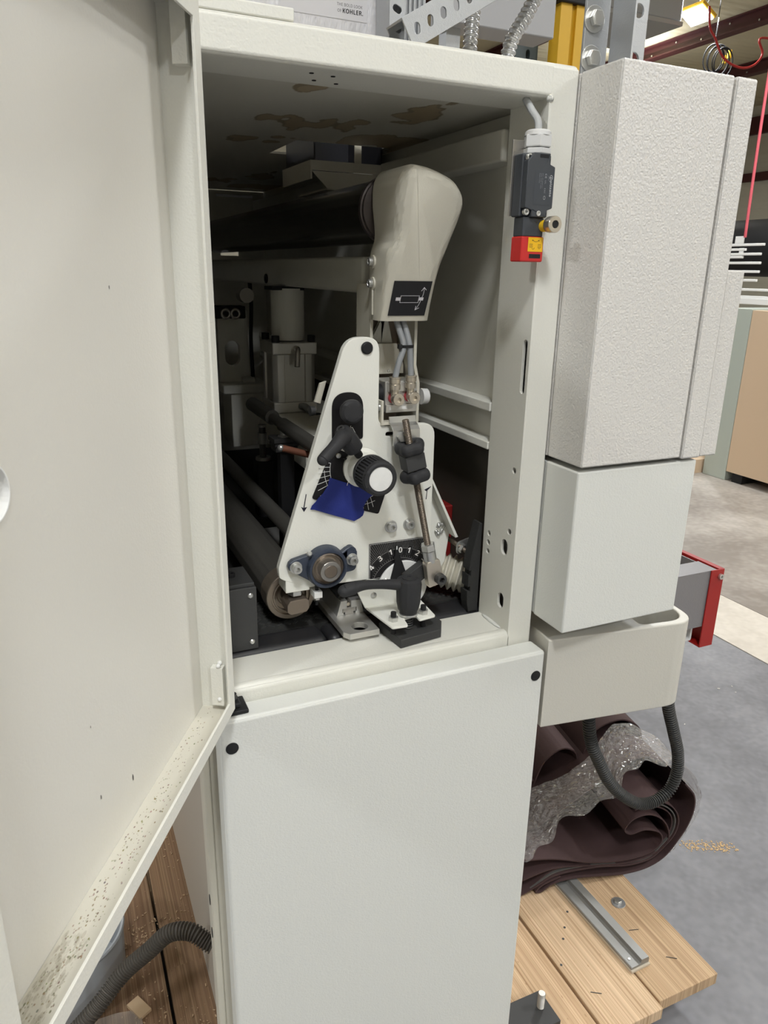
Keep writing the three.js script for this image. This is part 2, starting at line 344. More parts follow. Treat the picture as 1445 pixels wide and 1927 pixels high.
// ---------- machine base on the pallet ----------
const base = thing('base_cabinet', 'beige folded steel base cabinet standing on pallet boards', 'cabinet');
P(base, 'body', [rb(0.172, 0.664, 0.1205, 0.998, -1.5, -0.012, 0.004)], std([0.46, 0.42, 0.36], 0.5, 0, { bumpMap: peelFine, bumpScale: 0.00012 }));
P(base, 'edge_flange', [rb(0.1335, 0.1445, 0.122, 1.0, -0.03, 0.001, 0.003), rb(0.1445, 0.1655, 0.122, 1.0, -0.012, -0.002, 0.002)], M.castCream);
P(base, 'corner_post', rb(0.15, 0.171, 0.122, 0.999, -0.10, -0.014, 0.003), M.castCream);
for (const y of [0.70, 0.635]) P(base, 'slot_hole', cylBetween(V(0.1328, y, -0.012), V(0.1338, y, -0.012), 0.010, 0.010, 16).scale(1, 1, 0.4).translate(0, 0, -0.007), M.black);

// ---------- lower access panel ----------
const lp = thing('access_panel', 'cream-white sheet metal panel below the open bay with two black plugs', 'panel');
P(lp, 'sheet', rb(0.153, 0.6785, 0.125, 1.043, 0.0035, 0.045, 0.006, 5), M.creamWhite);
for (const [x, y] of [[0.1685, 1.0005], [0.6625, 1.001]]) P(lp, 'plug', latheBetween(V(x, y, 0.044), V(x, y, 0.06), [[0.0088, 0], [0.0088, 0.002], [0.006, 0.0034], [0, 0.0038]], 24), M.black, 'black round plastic plug');
const hb = thing('hinge_block', 'black plastic hinge block at the panel corner under the door', 'hinge');
P(hb, 'block', [rb(0.1655, 0.196, 1.0436, 1.050, -0.003, 0.036, 0.002), rb(0.171, 0.187, 1.050, 1.058, 0.004, 0.03, 0.003)], M.black);
P(hb, 'pin', cyv(0.179, 0.016, 1.056, 1.066, 0.005), M.darkSteel);

// ---------- service door: folded tray, swung open past a right angle ----------
const DW = 0.495, DH = 0.803, DD = 0.042, LIP = 0.0185;
const door = thing('service_door', 'cream sheet metal service door swung wide open on its hinge', 'door', { at: [0.1725, 1.0662, 0.052], ry: Math.atan2(-0.862, -0.506) });
const holeC = [0.3635, 0.401, 0.0215];
P(door, 'sheet', ext([[0, 0], [DW, 0], [DW, DH], [0, DH]], DD, DD + 0.002, { bevel: 0, holes: [circ(...holeC, 36)] }), std([0.72, 0.70, 0.645], 0.34, 0, { bumpMap: peelFine, bumpScale: 0.0002 }));
const speck = canvasTex(1024, 128, (x, w, h) => {
  x.fillStyle = 'rgb(204,200,187)'; x.fillRect(0, 0, w, h);
  for (let i = 0; i < 520; i++) { const u = Math.pow(rnd(), 0.6) * w, v = h * (0.3 + 0.6 * rnd()), r = rr(0.6, 2.4); x.fillStyle = `rgba(${95 + rnd() * 40},${82 + rnd() * 40},${62 + rnd() * 30},${rr(0.35, 0.9)})`; x.beginPath(); x.ellipse(u, v, r * 1.2, r, 0, 0, 7); x.fill(); }
  for (let i = 0; i < 260; i++) { const u = w * (0.72 + 0.28 * rnd()), v = h * rr(0.35, 0.95), r = rr(1, 5); x.fillStyle = `rgba(120,112,92,${rr(0.08, 0.25)})`; x.beginPath(); x.ellipse(u, v, r * 2, r, 0, 0, 7); x.fill(); }
});
const fl = P(door, 'flange', [bb(0, DW, -0.0, 0.002, 0, DD), bb(0, DW, DH - 0.002, DH, 0, DD), bb(0, 0.002, 0, DH, 0, DD), bb(DW - 0.002, DW, 0, DH, 0, DD)], M.cream);
P(door, 'lip', [ext([[0, 0], [DW, 0], [DW, DH], [0, DH]], -0.0015, 0.0015, { bevel: 0.0005, holes: [[[LIP, LIP], [LIP, DH - LIP], [DW - LIP, DH - LIP], [DW - LIP, LIP]]] })], M.cream);
P(door, 'dirt_film', quad([0.002, 0.0024, 0.0018], [DW - 0.002, 0.0024, 0.0018], [DW - 0.002, 0.0024, DD - 0.0005], [0.002, 0.0024, DD - 0.0005]), std(0xffffff, 0.6, 0, { map: speck }), 'speckled dusty inner ledge of door', true).geometry.computeVertexNormals();
for (const [y0, y1] of [[0.0115, 0.066], [DH - 0.058, DH - 0.0022]]) P(door, 'corner_block', rb(0.0022, 0.0135, y0, y1, 0.0085, 0.0245, 0.0006), M.cream);
P(door, 'weld_bead', [[0.006, 0.07], [0.012, 0.069], [0.006, 0.022], [0.013, 0.021]].map(([x, y]) => new THREE.SphereGeometry(0.0032, 8, 6).translate(x, y, 0.014)), M.white);
P(door, 'latch_ring', [ext(circ(holeC[0], holeC[1], 0.0225, 40), DD - 0.0012, DD + 0.02, { bevel: 0.0005, holes: [circ(holeC[0], holeC[1], 0.0208, 36)] })], M.white);
P(door, 'scuff', [[0.2068, 0.0468, 0.004], [0.2711, 0.0742, 0.0025], [0.2744, 0.154, 0.0015], [0.157, 0.535, 0.0018]].map(([x, y, r]) => new THREE.CircleGeometry(r, 7).scale(0.35, 1, 1).rotateY(PI).translate(x, y, DD - 0.0004)), std([0.12, 0.11, 0.10], 0.7), 'dark paint scuffs');

// ---------- control cabinet on the side ----------
const cab = thing('control_cabinet', 'tall cream textured metal cabinet fixed beside the open bay', 'cabinet');
P(cab, 'body', rb(0.6795, 0.8665, 1.355, 1.872, 0.0015, 0.083, 0.003), M.creamCoarse);
P(cab, 'body_rear', rb(0.6795, 0.8655, 1.355, 1.871, -0.5, 0.0005, 0.002), M.creamCoarse);
P(cab, 'seam_strip', bb(0.8665, 0.8715, 1.357, 1.862, 0.02, 0.072), M.black, 'black rubber seam strip');
P(cab, 'door_edge', rb(0.8715, 0.909, 1.352, 1.872, -0.45, 0.083, 0.0035), M.creamCoarse);
const cb2 = thing('side_box', 'shorter cream textured box attached behind the tall cabinet edge', 'cabinet');
P(cb2, 'body', rb(0.9115, 0.947, 1.352, 1.6295, -0.4, 0.0785, 0.003), M.creamCoarse);
const cb3 = thing('cable_cabinet', 'plain cream lower box hanging directly under the tall cabinet', 'cabinet');
P(cb3, 'body', rb(0.6795, 0.909, 1.0885, 1.3475, 0.0015, 0.078, 0.003), M.creamWhite);
P(cb3, 'body_rear', rb(0.681, 0.905, 1.09, 1.3465, -0.42, 0.0005, 0.002), M.creamWhite);
// ---------- swing tray under the cabinets ----------
const ta = Math.atan2(0.0345, 0.2555);
const tray = thing('outfeed_arm', 'cream deep curved-end arm casing below the side boxes', 'casing', { at: [0.684, 0, 0.043], ry: -ta });
{ const L = 0.285, D = 0.125, R = 0.05;
  const out = roundPoly([[0, -D, 0], [L, -D, R], [L, 0, R * 0.85], [0, 0, 0]], 10);
  const holes = [roundPoly([[0.095, -D + 0.02, 0.01], [L - 0.011, -D + 0.012, 0.04], [L - 0.011, -0.013, 0.04], [0.18, -0.013, 0.01], [0.18, -0.07, 0.01], [0.095, -0.07, 0.01]], 8)];
  const up = new THREE.Matrix4().makeBasis(V(1, 0, 0), V(0, 0, 1), V(0, -1, 0));   // shape y -> z, depth -> -y
  P(tray, 'side_wall', ext(out, -1.059, -0.896, { bevel: 0.002, holes }).applyMatrix4(up), M.castWall);
  P(tray, 'floor_plate', ext(roundPoly([[0.005, -D + 0.005, 0], [L - 0.005, -D + 0.005, R], [L - 0.005, -0.005, R * 0.85], [0.005, -0.005, 0]], 10), -0.9, -0.8955, { bevel: 0 }).applyMatrix4(up), M.aluDark);
}
// ---------- grey guard with a red end flange behind the cabinets ----------
const gd = thing('roller_guard', 'grey metal guard box with a bright red end flange', 'guard', { at: [1.21, 0, -0.1] });
P(gd, 'body', [ext([[-0.2, 0], [0.0, 0], [0.0, -0.05], [-0.055, -0.05], [-0.055, -0.20], [-0.2, -0.20]], 0, 0.003, { bevel: 0.0005 }).applyMatrix4(new THREE.Matrix4().makeBasis(V(1, 0, 0), V(0, 0, 1), V(0, -1, 0)).setPosition(0, 1.0465, 0)), bb(-0.2, 0, 0.92, 1.0435, -0.003, 0), bb(-0.003, 0, 0.92, 1.0435, -0.2, -0.003)], M.greyPaint);
P(gd, 'red_flange', [rb(-0.018, 0.0185, 0.873, 1.0475, 0.0005, 0.0035, 0.0012), rb(0.0055, 0.0185, 0.873, 1.0475, -0.2, 0.0, 0.001), rb(-0.018, 0.0185, 0.871, 0.8745, -0.2, 0.0035, 0.001)], M.red, 'bright red end flange');
P(gd, 'support_arm', [bb(-0.545, -0.2, 0.955, 0.995, -0.19, -0.15), bb(-0.2, -0.01, 0.955, 0.995, -0.19, -0.15)], M.black);
P(gd, 'screw', place(socketHead(0.006, 0.006), V(0.007, 1.032, 0.0035), ZP), M.zinc);
P(gd, 'idler_wheel', [new THREE.TorusGeometry(0.026, 0.006, 10, 28).rotateY(PI / 2 + 0.4).translate(-0.088, 1.045, -0.08)], M.white, 'pale plastic idler wheel');
P(gd, 'cable_clip', [ext(roundPoly([[-0.058, 0.883, 0.006], [-0.028, 0.883, 0.006], [-0.028, 0.922, 0.006], [-0.058, 0.922, 0.006]]), -0.03, -0.012, { holes: [roundPoly([[-0.053, 0.888, 0.003], [-0.033, 0.888, 0.003], [-0.033, 0.917, 0.003], [-0.053, 0.917, 0.003]])], bevel: 0.0008 })], M.glandWhite);
// ---------- triangular mounting plate with everything bolted to it ----------
const PZ = -0.12;   // front face of the plate
const mp = thing('mounting_plate', 'white triangular steel side plate carrying the knobs and scales', 'plate');
const plateOut = roundPoly([[0.2865, 1.182, 0.02], [0.2877, 1.165, 0.008], [0.297, 1.159, 0], [0.337, 1.142, 0], [0.36, 1.1415, 0], [0.549, 1.1375, 0.004], [0.549, 1.392, 0.022], [0.4505, 1.392, 0.016], [0.4505, 1.5265, 0.022], [0.3975, 1.5265, 0.03]], 6);
P(mp, 'plate', ext(plateOut, PZ - 0.012, PZ, { bevel: 0.0012, holes: [slotPts(0.4665, 1.379, 0.478, 1.3785, 0.0035)] }), M.plateWhite);
P(mp, 'foot', rb(0.2975, 0.3365, 1.1375, 1.167, PZ - 0.04, PZ - 0.0005, 0.0015), M.plateWhite);
P(mp, 'clip_block', rb(0.340, 0.3535, 1.1265, 1.1375, PZ - 0.012, PZ + 0.012, 0.001), M.white);
P(mp, 'grub_screw', [cyv(0.347, PZ + 0.003, 1.137, 1.147, 0.003, 0.003, 12), cyv(0.3465, PZ + 0.003, 1.112, 1.1215, 0.0025, 0.0025, 10)], M.black);
P(mp, 'grub_nut', place(hexHead(0.0062, 0.005), V(0.3465, 1.1215, PZ + 0.003), YP, V(0, 0, 1)), M.zinc);
P(mp, 'plug', latheBetween(V(0.4297, 1.511, PZ), V(0.4297, 1.511, 0), [[0.0092, 0], [0.0092, 0.002], [0.007, 0.004], [0, 0.0045]], 24), M.black, 'black round plastic plug');
P(mp, 'gusset', [ext([[0.549, 1.30], [0.605, 1.187], [0.598, 1.135], [0.586, 1.115], [0.549, 1.14]], PZ - 0.042, PZ - 0.036, { bevel: 0.0008 }), ext([[0.549, 1.30], [0.552, 1.302], [0.609, 1.187], [0.604, 1.186]], PZ - 0.042, PZ - 0.012, { bevel: 0.0005 })], M.plateWhite);
P(mp, 'weld_bead', Array.from({ length: 14 }, () => new THREE.SphereGeometry(rr(0.002, 0.0045), 7, 6).translate(0.582 + rr(-0.006, 0.012), 1.196 + rr(-0.009, 0.012), PZ - 0.034)), M.zinc);
for (const x of [0.4749, 0.5074]) {
  P(mp, 'washer', place(washerG(0.0105, 0.004, 0.002), V(x, 1.2272, PZ), ZP), M.zinc);
  P(mp, 'socket_screw', place(socketHead(0.0075, 0.008), V(x, 1.2272, PZ + 0.002), ZP), M.zinc);
}
const flat = (pts, z) => ext(pts, z, z + 0.0004, { bevel: 0 });
P(mp, 'marker_arrow', [flat([[0.3322, 1.2965], [0.3334, 1.2964], [0.3296, 1.2745], [0.328, 1.2748]], PZ), flat([[0.3242, 1.2772], [0.3285, 1.2748], [0.334, 1.276], [0.3288, 1.2685]], PZ)], M.marker, 'hand-drawn black arrow pointing down');
P(mp, 'marker_arrow', [flat([[0.5385, 1.283], [0.5395, 1.283], [0.5382, 1.266], [0.5368, 1.266]], PZ), flat([[0.5335, 1.2825], [0.5462, 1.2875], [0.5425, 1.2835], [0.5372, 1.2798]], PZ)], M.marker, 'hand-drawn black arrow pointing up');

// flange bearing with a slotted right ear
const fb = thing('flange_bearing', 'dark blue cast two-bolt flange bearing low on the white plate', 'bearing');
{ const cx = 0.3605, cy = 1.1775, z = PZ + 0.0003, o = [];
  const R = 0.0335;
  const body = [];
  for (let a = 40; a <= 132; a += 8) body.push([cx + R * Math.cos(a * PI / 180), cy + R * Math.sin(a * PI / 180)]);
  body.push([0.306, 1.1965], [0.3005, 1.192], [0.2985, 1.186], [0.301, 1.180], [0.3075, 1.1755]);
  for (let a = 216; a <= 336; a += 8) body.push([cx + R * Math.cos(a * PI / 180), cy + R * Math.sin(a * PI / 180)]);
  body.push([0.3955, 1.166], [0.402, 1.165], [0.4095, 1.169], [0.4125, 1.176], [0.4125, 1.196], [0.4085, 1.203], [0.4025, 1.2065], [0.394, 1.204], [0.389, 1.2005]);
  P(fb, 'flange', ext(body, z, z + 0.012, { bevel: 0.003, seg: 3, holes: [slotPts(0.4025, 1.173, 0.4025, 1.198, 0.0048)] }), M.blueCast);
  P(fb, 'housing', latheBetween(V(cx, cy, z), V(cx, cy, 0), [[0.034, 0], [0.034, 0.006], [0.0325, 0.018], [0.0305, 0.0215], [0.0275, 0.0215], [0.0265, 0.020], [0.0265, 0.008], [0, 0.008]], 48), M.blueCast);
  P(fb, 'bearing_ring', [latheBetween(V(cx, cy, z + 0.008), V(cx, cy, 0), [[0.0262, 0], [0.0262, 0.009], [0.0235, 0.0105], [0.0225, 0.008], [0.018, 0.006], [0.0165, 0.0065], [0, 0.006]], 44)], M.browned);
  P(fb, 'inner_ring', latheBetween(V(cx, cy, z + 0.014), V(cx, cy, 0), [[0.0165, 0], [0.0165, 0.017], [0.0158, 0.0178], [0.0108, 0.0178], [0.0104, 0.0168], [0, 0.0165]], 40), M.steel);
  P(fb, 'shaft_end', latheBetween(V(cx, cy, z + 0.03), V(cx, cy, 0), [[0.0102, 0], [0.0102, 0.0012], [0.0095, 0.002], [0, 0.002]], 36), M.browned);
  for (const [x, y] of [[0.3103, 1.185], [0.4025, 1.1855]]) {
    P(fb, 'washer', place(washerG(0.0098, 0.004, 0.002), V(x, y, z + 0.012), ZP), M.zinc);
    P(fb, 'socket_screw', place(socketHead(0.0072, 0.0095), V(x, y, z + 0.014), ZP), M.zinc);
  }
  P(fb, 'grease_nipple', latheBetween(V(0.3335, 1.2035, z + 0.009), V(0.328, 1.211, z + 0.03), [[0.0042, 0], [0.0042, 0.004], [0.0026, 0.005], [0.0026, 0.008], [0.0036, 0.010], [0.0028, 0.013], [0, 0.0135]], 14), M.zinc);
}
// black backing plate and mushroom pull knob
const mk = thing('pull_knob', 'black mushroom pull knob on a rounded black backing plate', 'knob');
P(mk, 'backing_plate', ext(roundPoly([[0.3742, 1.3755, 0.005], [0.4243, 1.3755, 0.005], [0.4243, 1.4475, 0.025], [0.3742, 1.4475, 0.025]], 10), PZ + 0.0002, PZ + 0.0022, { bevel: 0.0005 }), M.printBlack);
P(mk, 'neck', latheBetween(V(0.395, 1.4235, PZ + 0.0022), V(0.395, 1.4235, 0), [[0.009, 0], [0.009, 0.008], [0.0078, 0.009], [0.0072, 0.018]], 24), M.leverBlack);
P(mk, 'knob', latheBetween(V(0.395, 1.4235, PZ + 0.018), V(0.395, 1.4235, 0), [[0, 0], [0.012, 0.001], [0.0174, 0.006], [0.018, 0.0095], [0.0174, 0.0135], [0.014, 0.0168], [0.007, 0.0186], [0, 0.019]], 36), M.leverBlack);
P(mk, 'printed_symbol', [[[0.4065, 1.3935], [0.412, 1.3835]], [[0.4095, 1.3945], [0.415, 1.3845]], [[0.4065, 1.3935], [0.4095, 1.3945]], [[0.412, 1.3835], [0.415, 1.3845]], [[0.407, 1.397], [0.4055, 1.391]]].map(([a, b]) => flat(slotPts(a[0] - 0.003, a[1], b[0] - 0.003, b[1], 0.0003, 2), PZ + 0.0023)), M.white);
// angled speed scale plate
const sc = thing('scale_plate', 'angled black scale plate with white grid lines half under tape', 'scale plate');
const scOut = [[0.3752, 1.3654, 0.004], [0.402, 1.3545, 0.002], [0.4715, 1.305, 0.002], [0.4634, 1.283, 0.002], [0.4525, 1.251, 0.004], [0.3411, 1.2887, 0.004]];
P(sc, 'sheet', ext(roundPoly(scOut, 4), PZ + 0.0003, PZ + 0.0018, { bevel: 0.0004 }), M.printBlack);
{ const ln = [], kx = 0.4225, ky = 1.331, z = PZ + 0.0019;
  const seg2 = (a, b, w = 0.00032) => ln.push(flat(slotPts(a[0], a[1], b[0], b[1], w, 2), z));
  const pol = (r, d) => [kx + r * Math.cos(d * PI / 180), ky + r * Math.sin(d * PI / 180)];
  for (let d = 168; d <= 292; d += 7) { const o = pol(0.068 + 0.012 * Math.sin((d - 168) / 62 * 1.57), d), i = pol(0.052, d); if (o[0] > 0.345 && o[1] > 1.254) seg2(i, o); }
  for (let d = 168; d < 292; d += 4) { seg2(pol(0.052, d), pol(0.052, d + 4)); if (d > 176) seg2(pol(0.061, d), pol(0.061, d + 4)); }
  for (let d = 215; d < 250; d += 5) seg2(pol(0.043, d), pol(0.043, d + 5), 0.0006);
  P(sc, 'printed_grid', ln, M.white);
  P(sc, 'rivet', latheBetween(V(0.3842, 1.3525, PZ + 0.0018), V(0.3842, 1.3525, 0), [[0.0042, 0], [0.0038, 0.0016], [0.0015, 0.0028], [0, 0.0029]], 18), M.zinc);
  P(sc, 'pointer_blade', ext([[0.3885, 1.3495], [0.405, 1.347], [0.4035, 1.339]], PZ + 0.003, PZ + 0.006, { bevel: 0.0004 }), M.black);
}
// blue masking tape
{ const n = 26, m = 8, pos = [], uv = [], idx = [], TL = [0.3698, 1.3197], TR = [0.4440, 1.2895], BL = [0.3418, 1.2722], BR = [0.4128, 1.2438];
  for (let j = 0; j <= m; j++) for (let i = 0; i <= n; i++) {
    const t = i / n, s = j / m;
    let x = (TL[0] * (1 - t) + TR[0] * t) * (1 - s) + (BL[0] * (1 - t) + BR[0] * t) * s, y = (TL[1] * (1 - t) + TR[1] * t) * (1 - s) + (BL[1] * (1 - t) + BR[1] * t) * s;
    if (i === 0) { x += 0.004 * Math.sin(s * 5) - 0.001 * (j % 2); } if (i === n) { x += 0.004 * Math.sin(s * 9 + 1) + 0.0012 * (j % 2); y += 0.003 * Math.sin(s * 7); }
    const crease = 0.0008 * Math.exp(-(((s - 0.72) / 0.06) ** 2));
    pos.push(x, y, PZ + 0.0034 + crease + 0.0005 * Math.sin(t * 9 + s * 4)); uv.push(x, y);
  }
  for (let j = 0; j < m; j++) for (let i = 0; i < n; i++) { const a = j * (n + 1) + i, b = a + n + 1; idx.push(a, b, a + 1, a + 1, b, b + 1); }
  const g = new THREE.BufferGeometry(); g.setAttribute('position', new THREE.Float32BufferAttribute(pos, 3)); g.setAttribute('uv', new THREE.Float32BufferAttribute(uv, 2)); g.setIndex(idx); g.computeVertexNormals();
  const tp = thing('masking_tape', 'torn piece of blue masking tape stuck over the scale plate', 'tape');
  P(tp, 'strip', g, M.tape, null, true);
  P(tp, 'pen_tick', flat(slotPts(0.3975, 1.305, 0.3995, 1.311, 0.0005, 3), PZ + 0.0042), std([0.55, 0.5, 0.5], 0.6), 'small pale pen tick');
}
// big ribbed hand knob
const hk = thing('adjusting_knob', 'large ribbed black hand knob with a white cap', 'knob');
{ const kx = 0.4225, ky = 1.331, teeth = 34, pts = [];
  P(hk, 'boss', latheBetween(V(kx, ky, PZ + 0.002), V(kx, ky, 0), [[0.031, 0], [0.031, 0.004], [0.026, 0.006], [0.0245, 0.033]], 40), M.plateWhite);
  for (let i = 0; i < teeth * 4; i++) { const a = i / (teeth * 4) * 2 * PI, r = (i % 4 < 2) ? 0.0274 : 0.0248; pts.push([kx + r * Math.cos(a), ky + r * Math.sin(a)]); }
  P(hk, 'collar', latheBetween(V(kx, ky, -0.087), V(kx, ky, 0), [[0.020, 0], [0.0272, 0.0005], [0.0278, 0.002], [0.0278, 0.007], [0.026, 0.008]], 44), M.leverBlack);
  P(hk, 'grip', ext(pts, -0.080, -0.051, { bevel: 0.0012 }), M.leverBlack);
  P(hk, 'rim', latheBetween(V(kx, ky, -0.0515), V(kx, ky, 0), [[0.0266, 0], [0.0268, 0.003], [0.0255, 0.007], [0.0225, 0.0088], [0.0190, 0.0085], [0.0188, 0.007]], 48), M.leverBlack);
  P(hk, 'cap', latheBetween(V(kx, ky, -0.0455), V(kx, ky, 0), [[0.0187, 0], [0.0184, 0.0012], [0.012, 0.0019], [0, 0.002]], 40), M.white, 'smooth white plastic cap disc');
}
// upper clamping lever
const ul = thing('clamping_lever', 'small black clamping lever above the ribbed hand knob', 'lever');
{ const S = V(0.4095, 1.3555, -0.096), T = V(0.3735, 1.402, -0.083), d = T.clone().sub(S).normalize();
  const at2 = t => S.clone().addScaledVector(d, t);
  P(ul, 'stem', cylBetween(S, at2(0.02), 0.0062, 0.0066, 20), M.black);
  P(ul, 'hub', latheBetween(at2(0.014), T, [[0.0105, 0], [0.0138, 0.002], [0.0150, 0.018], [0.0138, 0.034], [0.0115, 0.041], [0.008, 0.043], [0, 0.043]], 30), M.leverBlack);
  P(ul, 'cap_screw', [...place(socketHead(0.0066, 0.004), at2(0.0568), d)], M.darkSteel);
  const A = [at2(0.045), V(0.372, 1.390, -0.071), V(0.358, 1.3815, -0.061), V(0.344, 1.372, -0.055), V(0.336, 1.3655, -0.052)];
  P(ul, 'arm', [sweep(A, t => 0.0128 - 0.0058 * t + 0.0018 * Math.max(0, t - 0.7) * 3, 30, 14), new THREE.SphereGeometry(0.0085, 14, 10).translate(A[4].x, A[4].y, A[4].z)], M.leverBlack);
}
// threaded adjuster with two lobed knobs
const ta2 = thing('threaded_adjuster', 'threaded rod adjuster with two lobed black knobs and rod end', 'adjuster');
{ const A = V(0.4790, 1.4074, -0.085), B = V(0.5252, 1.2005, -0.085), d = B.clone().sub(A).normalize(), at2 = t => A.clone().addScaledVector(d, t);
  const side = V(0, 0, 1);
  P(ta2, 'threaded_rod', threadRod(A, B, 0.0056, 0.0022), std([0.16, 0.13, 0.10], 0.45, 0.7));
  const knobRing = (n, ph, R = 0.0148, hr = 0.0078, hh = 0.0098) => { const U = 80, W = 18, pos = [], idx = [];
    for (let i = 0; i <= U; i++) { const a = i / U * 2 * PI, k = R + 0.0016 * Math.cos(n * a + ph), r2 = hr * (1 + 0.08 * Math.cos(n * a + ph)); for (let j = 0; j <= W; j++) { const b = j / W * 2 * PI, q = k + r2 * Math.sign(Math.cos(b)) * Math.abs(Math.cos(b)) ** 0.85; pos.push(q * Math.cos(a), q * Math.sin(a), hh * Math.sin(b)); } }
    for (let i = 0; i < U; i++) for (let j = 0; j < W; j++) { const a = i * (W + 1) + j, b = a + W + 1; idx.push(a, b, a + 1, a + 1, b, b + 1); }
    const g = new THREE.BufferGeometry(); g.setAttribute('position', new THREE.Float32BufferAttribute(pos, 3)); g.setIndex(idx); g.computeVertexNormals(); return g; };
  const lobed = (r, n, ph) => Array.from({ length: 72 }, (_, i) => { const a = i / 72 * 2 * PI, k = r * (0.905 + 0.095 * Math.cos(n * a + ph)); return [k * Math.cos(a), k * Math.sin(a)]; });
  P(ta2, 'lobed_knob', orient(knobRing(5, 0.6), at2(0.044), d, side), M.leverBlack);
  P(ta2, 'knob_insert', orient(ext(circ(0, 0, 0.0118, 20), -0.0085, 0.004, { bevel: 0.0005 }), at2(0.047), d, side), M.black);
  P(ta2, 'pivot_block', [orient(rb(-0.0165, 0.0165, -0.013, 0.013, -0.0125, 0.0125, 0.0015), at2(0.0665), d, side)], M.blockGrey);
  P(ta2, 'lobed_knob', orient(knobRing(5, 2.2), at2(0.0895), d, side), M.leverBlack);
  P(ta2, 'knob_insert', orient(ext(circ(0, 0, 0.0118, 20), -0.004, 0.007, { bevel: 0.0005 }), at2(0.0905), d, side), M.browned);
  P(ta2, 'lock_nut', [...place(hexHead(0.0118, 0.0115), B.clone().addScaledVector(d, -0.002), d, side)], M.zinc);
  P(ta2, 'sleeve', cylBetween(B.clone().addScaledVector(d, 0.010), B.clone().addScaledVector(d, 0.03), 0.0105, 0.0105, 28), M.zinc);
  const q = t => B.clone().addScaledVector(d, t);
  P(ta2, 'fork', [orient(ext(roundPoly([[-0.0125, 0, 0.006], [0.0125, 0, 0.006], [0.0145, 0.045, 0.002], [-0.0145, 0.045, 0.002]]), -0.006, 0.010, { bevel: 0.0015 }).applyMatrix4(new THREE.Matrix4().makeRotationZ(PI)), q(0.026), ZP, d.clone().negate())], M.nickel);
  P(ta2, 'fork_screw', place(socketHead(0.0092, 0.013), V(0.5435, 1.1435, -0.077), ZP), M.darkSteel);
}
// sheet bracket that holds the adjuster under the valve
const vb = thing('valve_bracket', 'curved zinc sheet bracket between valve block and threaded adjuster', 'bracket');
{ const prof = [[-0.115, 1.407], [-0.113, 1.398], [-0.104, 1.3945], [-0.0985, 1.389], [-0.0975, 1.38], [-0.0975, 1.365], [-0.0995, 1.365], [-0.0995, 1.38], [-0.1005, 1.388], [-0.106, 1.392], [-0.115, 1.396], [-0.117, 1.407]];
  const g = ext(prof.map(([z, y]) => [-z, y]), 0, 0.045, { bevel: 0.0003 });
  P(vb, 'strap', yz(g, 0.466), M.zinc);
  P(vb, 'hex_bolt', place(hexHead(0.0085, 0.007), V(0.4795, 1.3795, -0.0975), ZP), M.zinc);
  P(vb, 'side_plate', [rb(0.4535, 0.4575, 1.396, 1.432, -0.135, -0.116, 0.001), rb(0.4535, 0.474, 1.394, 1.3985, -0.135, -0.116, 0.001)], M.castCream);
  P(vb, 'side_screw', cylBetween(V(0.4535, 1.421, -0.125), V(0.4512, 1.421, -0.125), 0.006, 0.005, 16), M.zinc);
}
// pneumatic valve block with two elbow fittings
const vl = thing('valve_block', 'aluminium pneumatic valve block with two brass elbow fittings', 'valve');
P(vl, 'body', [rb(0.470, 0.5235, 1.409, 1.4575, -0.185, -0.1405, 0.002), rb(0.470, 0.5235, 1.409, 1.4215, -0.1405, -0.136, 0.001), rb(0.474, 0.5235, 1.441, 1.456, -0.1405, -0.1375, 0.0012)], M.alu);
P(vl, 'label_strip', bb(0.476, 0.516, 1.4135, 1.4185, -0.136, -0.1356), M.white);
P(vl, 'end_cap', [cylBetween(V(0.4695, 1.436, -0.160), V(0.4605, 1.436, -0.160), 0.016, 0.015, 28)], M.black);
P(vl, 'end_button', [cylBetween(V(0.5415, 1.428, -0.160), V(0.553, 1.428, -0.160), 0.013, 0.012, 24), cylBetween(V(0.553, 1.428, -0.160), V(0.557, 1.428, -0.160), 0.006, 0.005, 12)], M.glandWhite);
const hoseEnds = [];
for (const [x, y] of [[0.4835, 1.4315], [0.5105, 1.433]]) {
  const f = P(vl, 'elbow_fitting', [latheBetween(V(x, y, -0.1405), V(x, y, 0), [[0.007, 0], [0.007, 0.014], [0.0095, 0.0145], [0.0095, 0.022], [0.0088, 0.023], [0.004, 0.023], [0.0038, 0.019], [0, 0.019]], 20), cyv(x - 0.0015, -0.131, y + 0.004, y + 0.018, 0.0058), latheBetween(V(x - 0.0015, y + 0.014, -0.131), V(x - 0.0015, y + 1, -0.131), [[0.006, 0], [0.0085, 0.0005], [0.0088, 0.008], [0.0078, 0.0085], [0.0078, 0.0105], [0.0088, 0.011], [0.0086, 0.017], [0.0092, 0.0175], [0.0092, 0.0195], [0.005, 0.0198], [0, 0.019]], 24)], M.nickel);
  P(f, 'seal_ring', cz(x, y, -0.1404, -0.1365, 0.0085), std([0.42, 0.05, 0.06], 0.5), 'red seal ring');
  hoseEnds.push([x - 0.0015, y + 0.032]);
}
[[hoseEnds[0], V(0.489, 1.487, -0.133), V(0.498, 1.5105, -0.137), V(0.494, 1.535, -0.146), V(0.487, 1.565, -0.155)], [hoseEnds[1], V(0.509, 1.487, -0.134), V(0.508, 1.5105, -0.137), V(0.505, 1.535, -0.146), V(0.496, 1.567, -0.156)]].forEach(([e, ...p], i) => {
  solo('air_hose', sweep([V(e[0], e[1], -0.131), ...p], 0.0048, 40, 14), M.hoseGrey, i ? 'straighter grey air hose on the fitting beside the bent steel plate' : 'bowed grey air hose on the fitting beside the mounting plate', 'hose');
});
const tie = thing('cable_tie', 'black plastic cable tie binding the two grey air hoses', 'cable tie');
